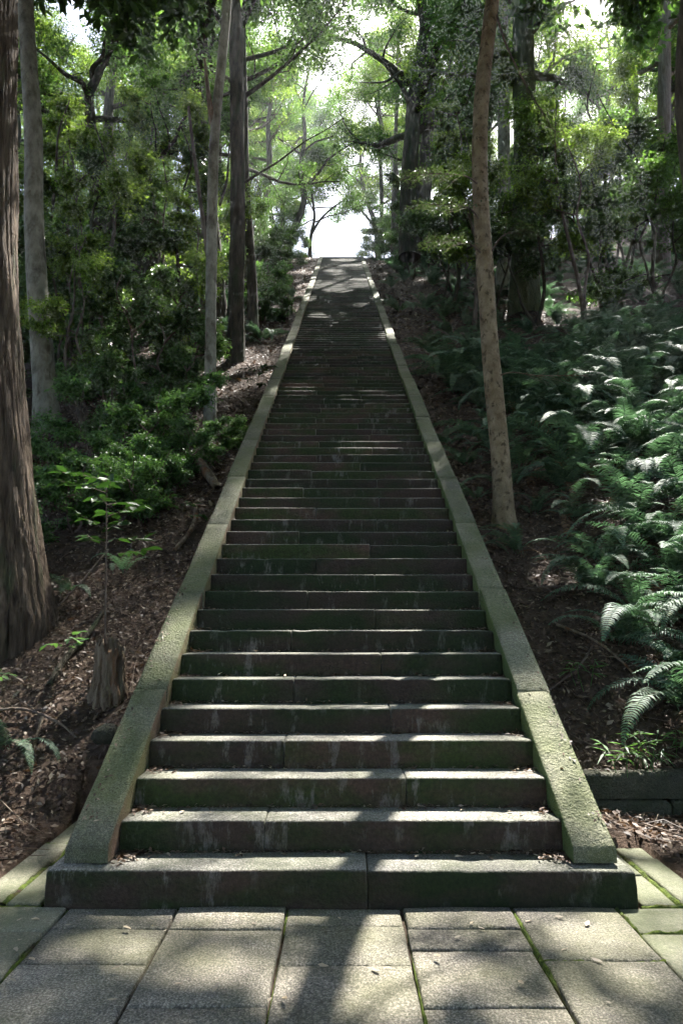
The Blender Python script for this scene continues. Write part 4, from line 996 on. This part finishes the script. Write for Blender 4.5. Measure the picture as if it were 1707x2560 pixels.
seedling('seedling', (-2.95, 5.75, G_(-2.95, 5.75)), 0.38, (0.0, 0), 4, 0.08, 'short leafy seedling at the foot of the ridged trunk', 'sapling', 7, M['leaf_shrub'], 0.006, fan=0.18)
seedling('seedling', (-1.95, 8.3, G_(-1.95, 8.3)), 0.55, (0.0, 0), 5, 0.11, 'small seedling rising from the litter close to the left coping', 'sapling', 8, M['leaf_seedling'], 0.007, fan=0.2)
seedling('seedling', (-1.75, 13.0, G_(-1.75, 13.0)), 0.9, (0.15, 0), 6, 0.12, 'bright green sapling hanging over the left coping', 'sapling', 9, M['leaf_seedling'], 0.008, fan=0.28)
def bamboo(loc, n, seed, label):
    rng = np.random.default_rng(seed); e = empty('bamboo_grass', loc); tag(e, label, 'grass plant')
    for q in range(n):
        az = rng.uniform(0, 6.28); h = rng.uniform(0.12, 0.3)
        st = grow(rng, (rng.normal(0, 0.05), rng.normal(0, 0.05), -0.03), [0.3 * math.cos(az), 0.3 * math.sin(az), 1], h, 4, 0, 0.1)
        o = obj('stem', mesh_from('stem', *tube(st, np.linspace(0.003, 0.0015, 5), 4), M['leaf_shrub']), e)
        B = []; A = []
        for w in range(5):
            a2 = az + (w - 2) * 0.75 + rng.normal(0, 0.2); B.append(st[-1 - (w % 2)]); A.append(unit([math.cos(a2), math.sin(a2), rng.uniform(-0.5, 0.3)]))
        B = np.array(B); A = np.array(A); Nn = np.tile([0.05, 0.05, 1.0], (5, 1)); Nn = unit(Nn - (Nn * A).sum(1, keepdims=True) * A)
        v, f = leaf_geo(B, A, Nn, rng.uniform(0.11, 0.19, 5), rng.uniform(0.016, 0.024, 5))
        obj('blade', mesh_from('blade', v, f, M['leaf_shrub']), o)
bamboo((2.25, 5.25, 0.34), 7, 1, 'tuft of narrow-leaved bamboo grass above the low mossy wall')
bamboo((2.05, 5.2, 0.33), 4, 2, 'few bamboo grass blades hanging over the wall near the coping')
bamboo((2.55, 5.3, 0.36), 5, 3, 'bamboo grass at the right edge on top of the low wall')
bamboo((2.05, 6.0, G_(2.05, 6.0)), 5, 4, 'small sprig of bamboo grass on the litter below the ferns')

# ------------------------------------------------------------------ stump, sticks, roots, stones
e = empty('tree_stump', (-1.97, 5.95, G_(-1.97, 5.95))); tag(e, 'rotten jagged grey and rust-brown stump beside the left coping', 'tree stump')
sr = np.random.default_rng(5)
seg = 72; rings = 26
a = np.linspace(0, 2 * math.pi, seg, endpoint=False)
top = 0.36 + 0.08 * np.cos(a - 2.6) + 0.05 * snoise(np.cos(a) * 4, np.sin(a) * 4, 3.0) + 0.07 * np.abs(np.sin(a * 5.5)) ** 0.5 + sr.normal(0, 0.02, seg)
V = []
for q in range(rings):
    t = q / (rings - 1); z = -0.12 + (top + 0.12) * t
    r = (0.125 + 0.04 * np.exp(-np.clip(z, 0, 1) / 0.08) - 0.012 * t) * (1 + 0.16 * snoise(np.cos(a) * 4, np.sin(a) * 4 + z * 1.5, 1.0) + 0.30 * (np.abs(np.sin(a * 5.5 + 0.8 * np.sin(z * 5) + 0.4 * np.cos(a * 3))) ** 0.5 - 0.75) + sr.normal(0, 0.03, seg))
    V.append(np.column_stack([r * np.cos(a), r * np.sin(a), z]))
for q in range(5):      # hollow inside
    t = q / 4; r = (0.12 - 0.03 * t); z = top - 0.03 - 0.30 * t
    V.append(np.column_stack([r * np.cos(a), r * np.sin(a), z]))
V = np.concatenate(V); nr = rings + 5
i = np.arange(nr - 1)[:, None] * seg; j = np.arange(seg)[None, :]
F = np.stack([i + j, i + (j + 1) % seg, i + seg + (j + 1) % seg, i + seg + j], -1).reshape(-1, 4)
obj('stump_wood', mesh_from('stump_wood', V, [F, np.array([np.arange(seg) + (nr - 1) * seg])], M['dead_wood'], False), e)
def rock(name, loc, s, seed, mat, label, cat='rock'):
    bt = np.linspace(0, math.pi, 9); bp = np.linspace(0, 2 * math.pi, 14, endpoint=False)
    B = np.array([[(math.sin(a) * math.cos(b), math.sin(a) * math.sin(b), math.cos(a)) for b in bp] for a in bt])
    r = 1 + 0.25 * snoise(B[..., 0] * 2.5 + seed, B[..., 1] * 2.5 + B[..., 2] * 2, seed)
    V = (B * r[..., None] * np.array(s)).reshape(-1, 3)
    i = np.arange(8)[:, None] * 14; j = np.arange(14)[None, :]
    f = np.stack([i + j, i + 14 + j, i + 14 + (j + 1) % 14, i + (j + 1) % 14], -1).reshape(-1, 4)
    o = obj(name, mesh_from(name, V, f, mat, False), loc=loc); tag(o, label, cat); return o
rock('mossy_rock', (-1.82, 5.52, G_(-1.82, 5.52) + 0.02), (0.12, 0.09, 0.09), 2, M['wallstone'], 'small mossy rock at the foot of the rotten stump')

def fallen(name, pts, r0, r1_, mat, label, cat='branch', lift=0.01, twigs=0, seed=0):
    P = smooth_path([(x, y, float(hill(x, y)) + lift + dz) for x, y, dz in pts], 20)
    o = P[0].copy(); G = Geo(); G.add(*tube(P - o, np.linspace(r0, r1_, 20), 7, 0.08, 0, seed))
    rng = np.random.default_rng(seed + 50)
    for q in range(twigs):
        i = rng.integers(5, 18); G.add(*tube(grow(rng, P[i] - o, rng.normal(0, 1, 3) * [1, 1, 0.2] + [0, 0, 0.25], rng.uniform(0.15, 0.35), 4, -0.05, 0.2), np.linspace(r1_ * 0.9, 0.002, 5), 4))
    ob = obj(name, G.mesh(name, mat, True), loc=o); tag(ob, label, cat); return ob
fallen('fallen_branch', [(-3.0, 5.65, .05), (-2.6, 5.7, .06), (-2.25, 5.6, .04), (-2.05, 5.5, .0)], 0.014, 0.008, M['twig'], 'long dark stick lying across the litter toward the stump', twigs=3, seed=1)
fallen('fallen_branch', [(-2.35, 5.55, .12), (-2.33, 5.4, .02), (-2.25, 5.25, .0)], 0.016, 0.01, M['dead_wood'], 'short broken stick standing in the litter left of the stump', seed=2)
fallen('fallen_log', [(-2.38, 6.9, .05), (-2.4, 6.6, .05), (-2.48, 6.25, .03), (-2.5, 6.0, .0)], 0.022, 0.03, M['bark_dark'], 'mossy fallen log on the litter right of the ridged trunk', 'log', seed=3)
fallen('tree_root', [(-1.95, 8.9, .12), (-1.85, 8.6, .13), (-1.86, 8.3, .08), (-1.98, 8.05, .0)], 0.035, 0.025, M['dead_wood'], 'pale curved root sticking out of the left bank', 'root', seed=4)
fallen('fallen_log', [(-2.15, 10.1, .15), (-1.95, 9.8, .12), (-1.75, 9.5, .05)], 0.085, 0.06, M['dead_wood'], 'short rotting log against the left coping', 'log', seed=5)
fallen('fallen_branch', [(-2.6, 7.6, .25), (-2.75, 7.3, .12), (-2.9, 7.0, .02)], 0.012, 0.008, M['twig'], 'thin slanting stick under the shrubs by the ridged trunk', seed=6)
fallen('fallen_branch', [(2.05, 6.6, .12), (2.3, 6.35, .14), (2.5, 6.15, .08), (2.6, 5.9, .02)], 0.014, 0.008, M['dead_wood'], 'pale forked stick lying below the ferns', twigs=5, seed=7)
fallen('fallen_branch', [(1.75, 5.95, .02), (2.05, 6.1, .08), (2.35, 6.4, .10)], 0.012, 0.006, M['twig'], 'dark stick crossing the litter beside the right coping', twigs=4, seed=8)
fallen('fallen_branch', [(2.25, 5.6, .02), (2.55, 5.75, .07), (2.95, 5.95, .12)], 0.022, 0.016, M['bark_dark'], 'thick dark stick on the litter at the right edge', seed=9)
fallen('fallen_branch', [(1.62, 5.75, .03), (1.75, 5.5, .05), (2.0, 5.35, .05), (2.35, 5.4, .02)], 0.007, 0.003, M['twig'], 'long thin twig curving over the litter by the right coping', twigs=3, seed=10)
fallen('fallen_branch', [(1.98, 4.75, .02), (2.15, 4.45, .03), (2.3, 4.2, .02)], 0.006, 0.003, M['twig'], 'thin twig along the edge of the right paving', twigs=2, seed=11)
fallen('fallen_branch', [(2.6, 7.4, .02), (2.3, 7.2, .1), (1.9, 7.3, .04)], 0.009, 0.004, M['twig'], 'brown twig tangle on the bank below the mottled trunk', twigs=6, seed=12)

# ------------------------------------------------------------------ leaf litter
def litter(n, xr, yr, seed, L):
    rng = np.random.default_rng(seed)
    x = rng.uniform(*xr, n); y = yr[0] + (yr[1] - yr[0]) * rng.random(n) ** 1.6
    ok = (np.abs(x) > np.where(y < 5.2, 1.93, 1.45)) & (np.abs(x) < 0.55 * y + 1.8)
    ok |= (x > 1.5) & (x < 1.93) & (y > 4.62) & (y < 5.2)
    ok &= ~((x > 1.9) & (y > 5.05) & (y < 5.2))
    x, y = x[ok], y[ok]
    z = ground(x, y); e = 0.03
    nrm = unit(np.column_stack([-(ground(x + e, y) - z) / e, -(ground(x, y + e) - z) / e, np.ones(len(x))]).clip(-2, 2))
    a = rng.normal(0, 1, (len(x), 3)); a = unit(a - (a * nrm).sum(1, keepdims=True) * nrm); a = unit(a + nrm * rng.normal(0.1, 0.28, (len(x), 1)))
    nn = unit(nrm + rng.normal(0, 0.45, (len(x), 3))); nn = unit(nn - (nn * a).sum(1, keepdims=True) * a)
    B = np.column_stack([x, y, z]) + nrm * (0.004 + 0.022 * rng.random((len(x), 1)))
    ln = L * rng.uniform(0.4, 1.0, len(x)) ** 1.0 * np.where(rng.random(len(x)) < 0.12, 2.0, 1.25)
    return leaf_geo(B, a, nn, ln, ln * rng.uniform(0.34, 0.5, len(x)))
LG = Geo()
LG.add(*litter(110000, (-5.6, 5.6), (2.2, 10.5), 1, 0.050)); LG.add(*litter(42000, (-6, 7), (9, 22), 2, 0.085)); LG.add(*litter(16000, (-7, 7), (20, 42), 3, 0.13))
rng = np.random.default_rng(88)
n = 9000
kk = (1 + 44 * rng.random(n) ** 1.4).astype(int); sgn = rng.choice([-1, 1], n)
edge = rng.random(n) < 0.5
xx = np.where(edge, sgn * (1.19 - np.abs(rng.normal(0, 0.07, n))), rng.uniform(-1.18, 1.18, n))
dyb = np.where(edge, np.abs(rng.normal(0, 0.07, n)), np.abs(rng.normal(0, 0.018, n)))
B = np.column_stack([xx, step_y[kk + 1] - 0.012 - dyb.clip(0, 0.22), step_z[kk] + 0.007 + 0.008 * rng.random(n)])
a_ = rng.normal(0, 1, (n, 3)); a_[:, 2] *= 0.2; a_ = unit(a_); nn = rng.normal(0, 0.35, (n, 3)); nn[:, 2] = 1; nn = unit(nn - (nn * a_).sum(1, keepdims=True) * a_)
ln = 0.036 * rng.uniform(0.4, 1.3, n)
LG.add(*leaf_geo(B, a_, nn, ln, ln * 0.42))
n = 420
yk = 3.9 + 16 * rng.random(n) ** 1.6; sg = rng.choice([-1, 1], n)
B = np.column_stack([sg * (1.415 - np.abs(rng.normal(0, 0.035, n)).clip(0, 0.19)), yk, nosing(yk) + 0.044])
a_ = rng.normal(0, 1, (n, 3)); a_[:, 2] = a_[:, 1] * 0.6; a_ = unit(a_); nn = np.tile([0, -0.53, 0.85], (n, 1)) + rng.normal(0, 0.2, (n, 3)); nn = unit(nn - (nn * a_).sum(1, keepdims=True) * a_)
ln = 0.034 * rng.uniform(0.4, 1.2, n)
LG.add(*leaf_geo(B, a_, nn, ln, ln * 0.42))
for q in range(700):     # twigs among the leaves
    y = 4.2 + 9 * rng.random() ** 1.5; x = rng.choice([-1, 1]) * rng.uniform(1.55 if y > 5.3 else 2.0, 0.5 * y + 1.0)
    z = float(ground(x, y)); L = rng.uniform(0.08, 0.45); d = rng.normal(0, 1, 3)
    p2 = (x + d[0] * 0.5 * L, y + d[1] * 0.5 * L); e2 = np.array([p2[0], p2[1], float(hill(*p2)) + 0.03])
    if abs(p2[0]) < 1.5: continue
    b0 = np.array([x, y, z + 0.02]); mid = (b0 + e2) / 2 + rng.normal(0, 0.02, 3)
    LG.add(*tube([b0, mid, e2], np.array([1, 0.8, 0.4]) * rng.uniform(0.002, 0.006), 3))
o = obj('leaf_litter', LG.mesh('leaf_litter', M['litter'])); tag(o, 'brown dead leaf litter covering the banks beside the stairs', kind='stuff')

# single dead leaves on the paving and the steps
fl_meshes = []
for q in range(4):
    rng = np.random.default_rng(60 + q)
    L, W = 0.05, 0.02
    V = [(0, 0, 0.002), (L * .3, W * .45, .008), (L * .7, W * .4, .006), (L, 0, 0.003 + 0.008 * q / 3), (L * .7, -W * .4, .008), (L * .3, -W * .45, .004), (L * .5, 0, 0.0015)]
    F = [(0, 6, 1), (1, 6, 2), (2, 6, 3), (3, 6, 4), (4, 6, 5), (5, 6, 0)]
    fl_meshes.append(mesh_from('fallen_leaf', V, np.array(F), M['fallen']))
fl = np.random.default_rng(77)
def drop(x, y, z, where):
    o = obj('fallen_leaf', fl_meshes[int(fl.integers(4))], loc=(x, y, z), rot=(fl.normal(0, .12), fl.normal(0, .12), fl.uniform(0, 6.28)), scale=fl.uniform(0.55, 1.15))
    tag(o, 'small dry dead leaf lying on the %s' % where, 'leaf', 'dead leaves on the ' + where)
for _ in range(46): drop(fl.uniform(-1.7, 1.85), fl.uniform(2.45, 3.62), 0.006, 'paving slabs')
for _ in range(34):
    k = int(fl.integers(1, 8)); drop(fl.uniform(-1.1, 1.15), step_y[k + 1] - 0.03 - abs(fl.normal(0, 0.05)), step_z[k] + 0.006, 'stair treads')
for _ in range(14):
    y = 3.9 + 6 * fl.random() ** 1.5; s = 1 if fl.random() < 0.6 else -1
    drop(s * fl.uniform(1.23, 1.40), y, float(nosing(y)) + 0.042, 'stone copings')

# ------------------------------------------------------------------ haze
HZ = (-170, -70, -2, 170, 250, 60)
hv = [(x, y, z) for z in (HZ[2], HZ[5]) for y in (HZ[1], HZ[4]) for x in (HZ[0], HZ[3])]
hm, nt = newmat('haze_air')
pv = nt.nodes.new('ShaderNodeVolumePrincipled'); pv.inputs['Color'].default_value = (0.9, 0.95, 1.0, 1); pv.inputs['Density'].default_value = 0.0008; pv.inputs['Anisotropy'].default_value = 0.55
ho = nt.nodes.new('ShaderNodeOutputMaterial'); nt.links.new(pv.outputs[0], ho.inputs['Volume'])
haze = obj('haze', mesh_from('haze', hv, [(0, 2, 3, 1), (4, 5, 7, 6), (0, 1, 5, 4), (2, 6, 7, 3), (0, 4, 6, 2), (1, 3, 7, 5)], hm)); tag(haze, 'thin sunlit haze between the trees', kind='stuff')
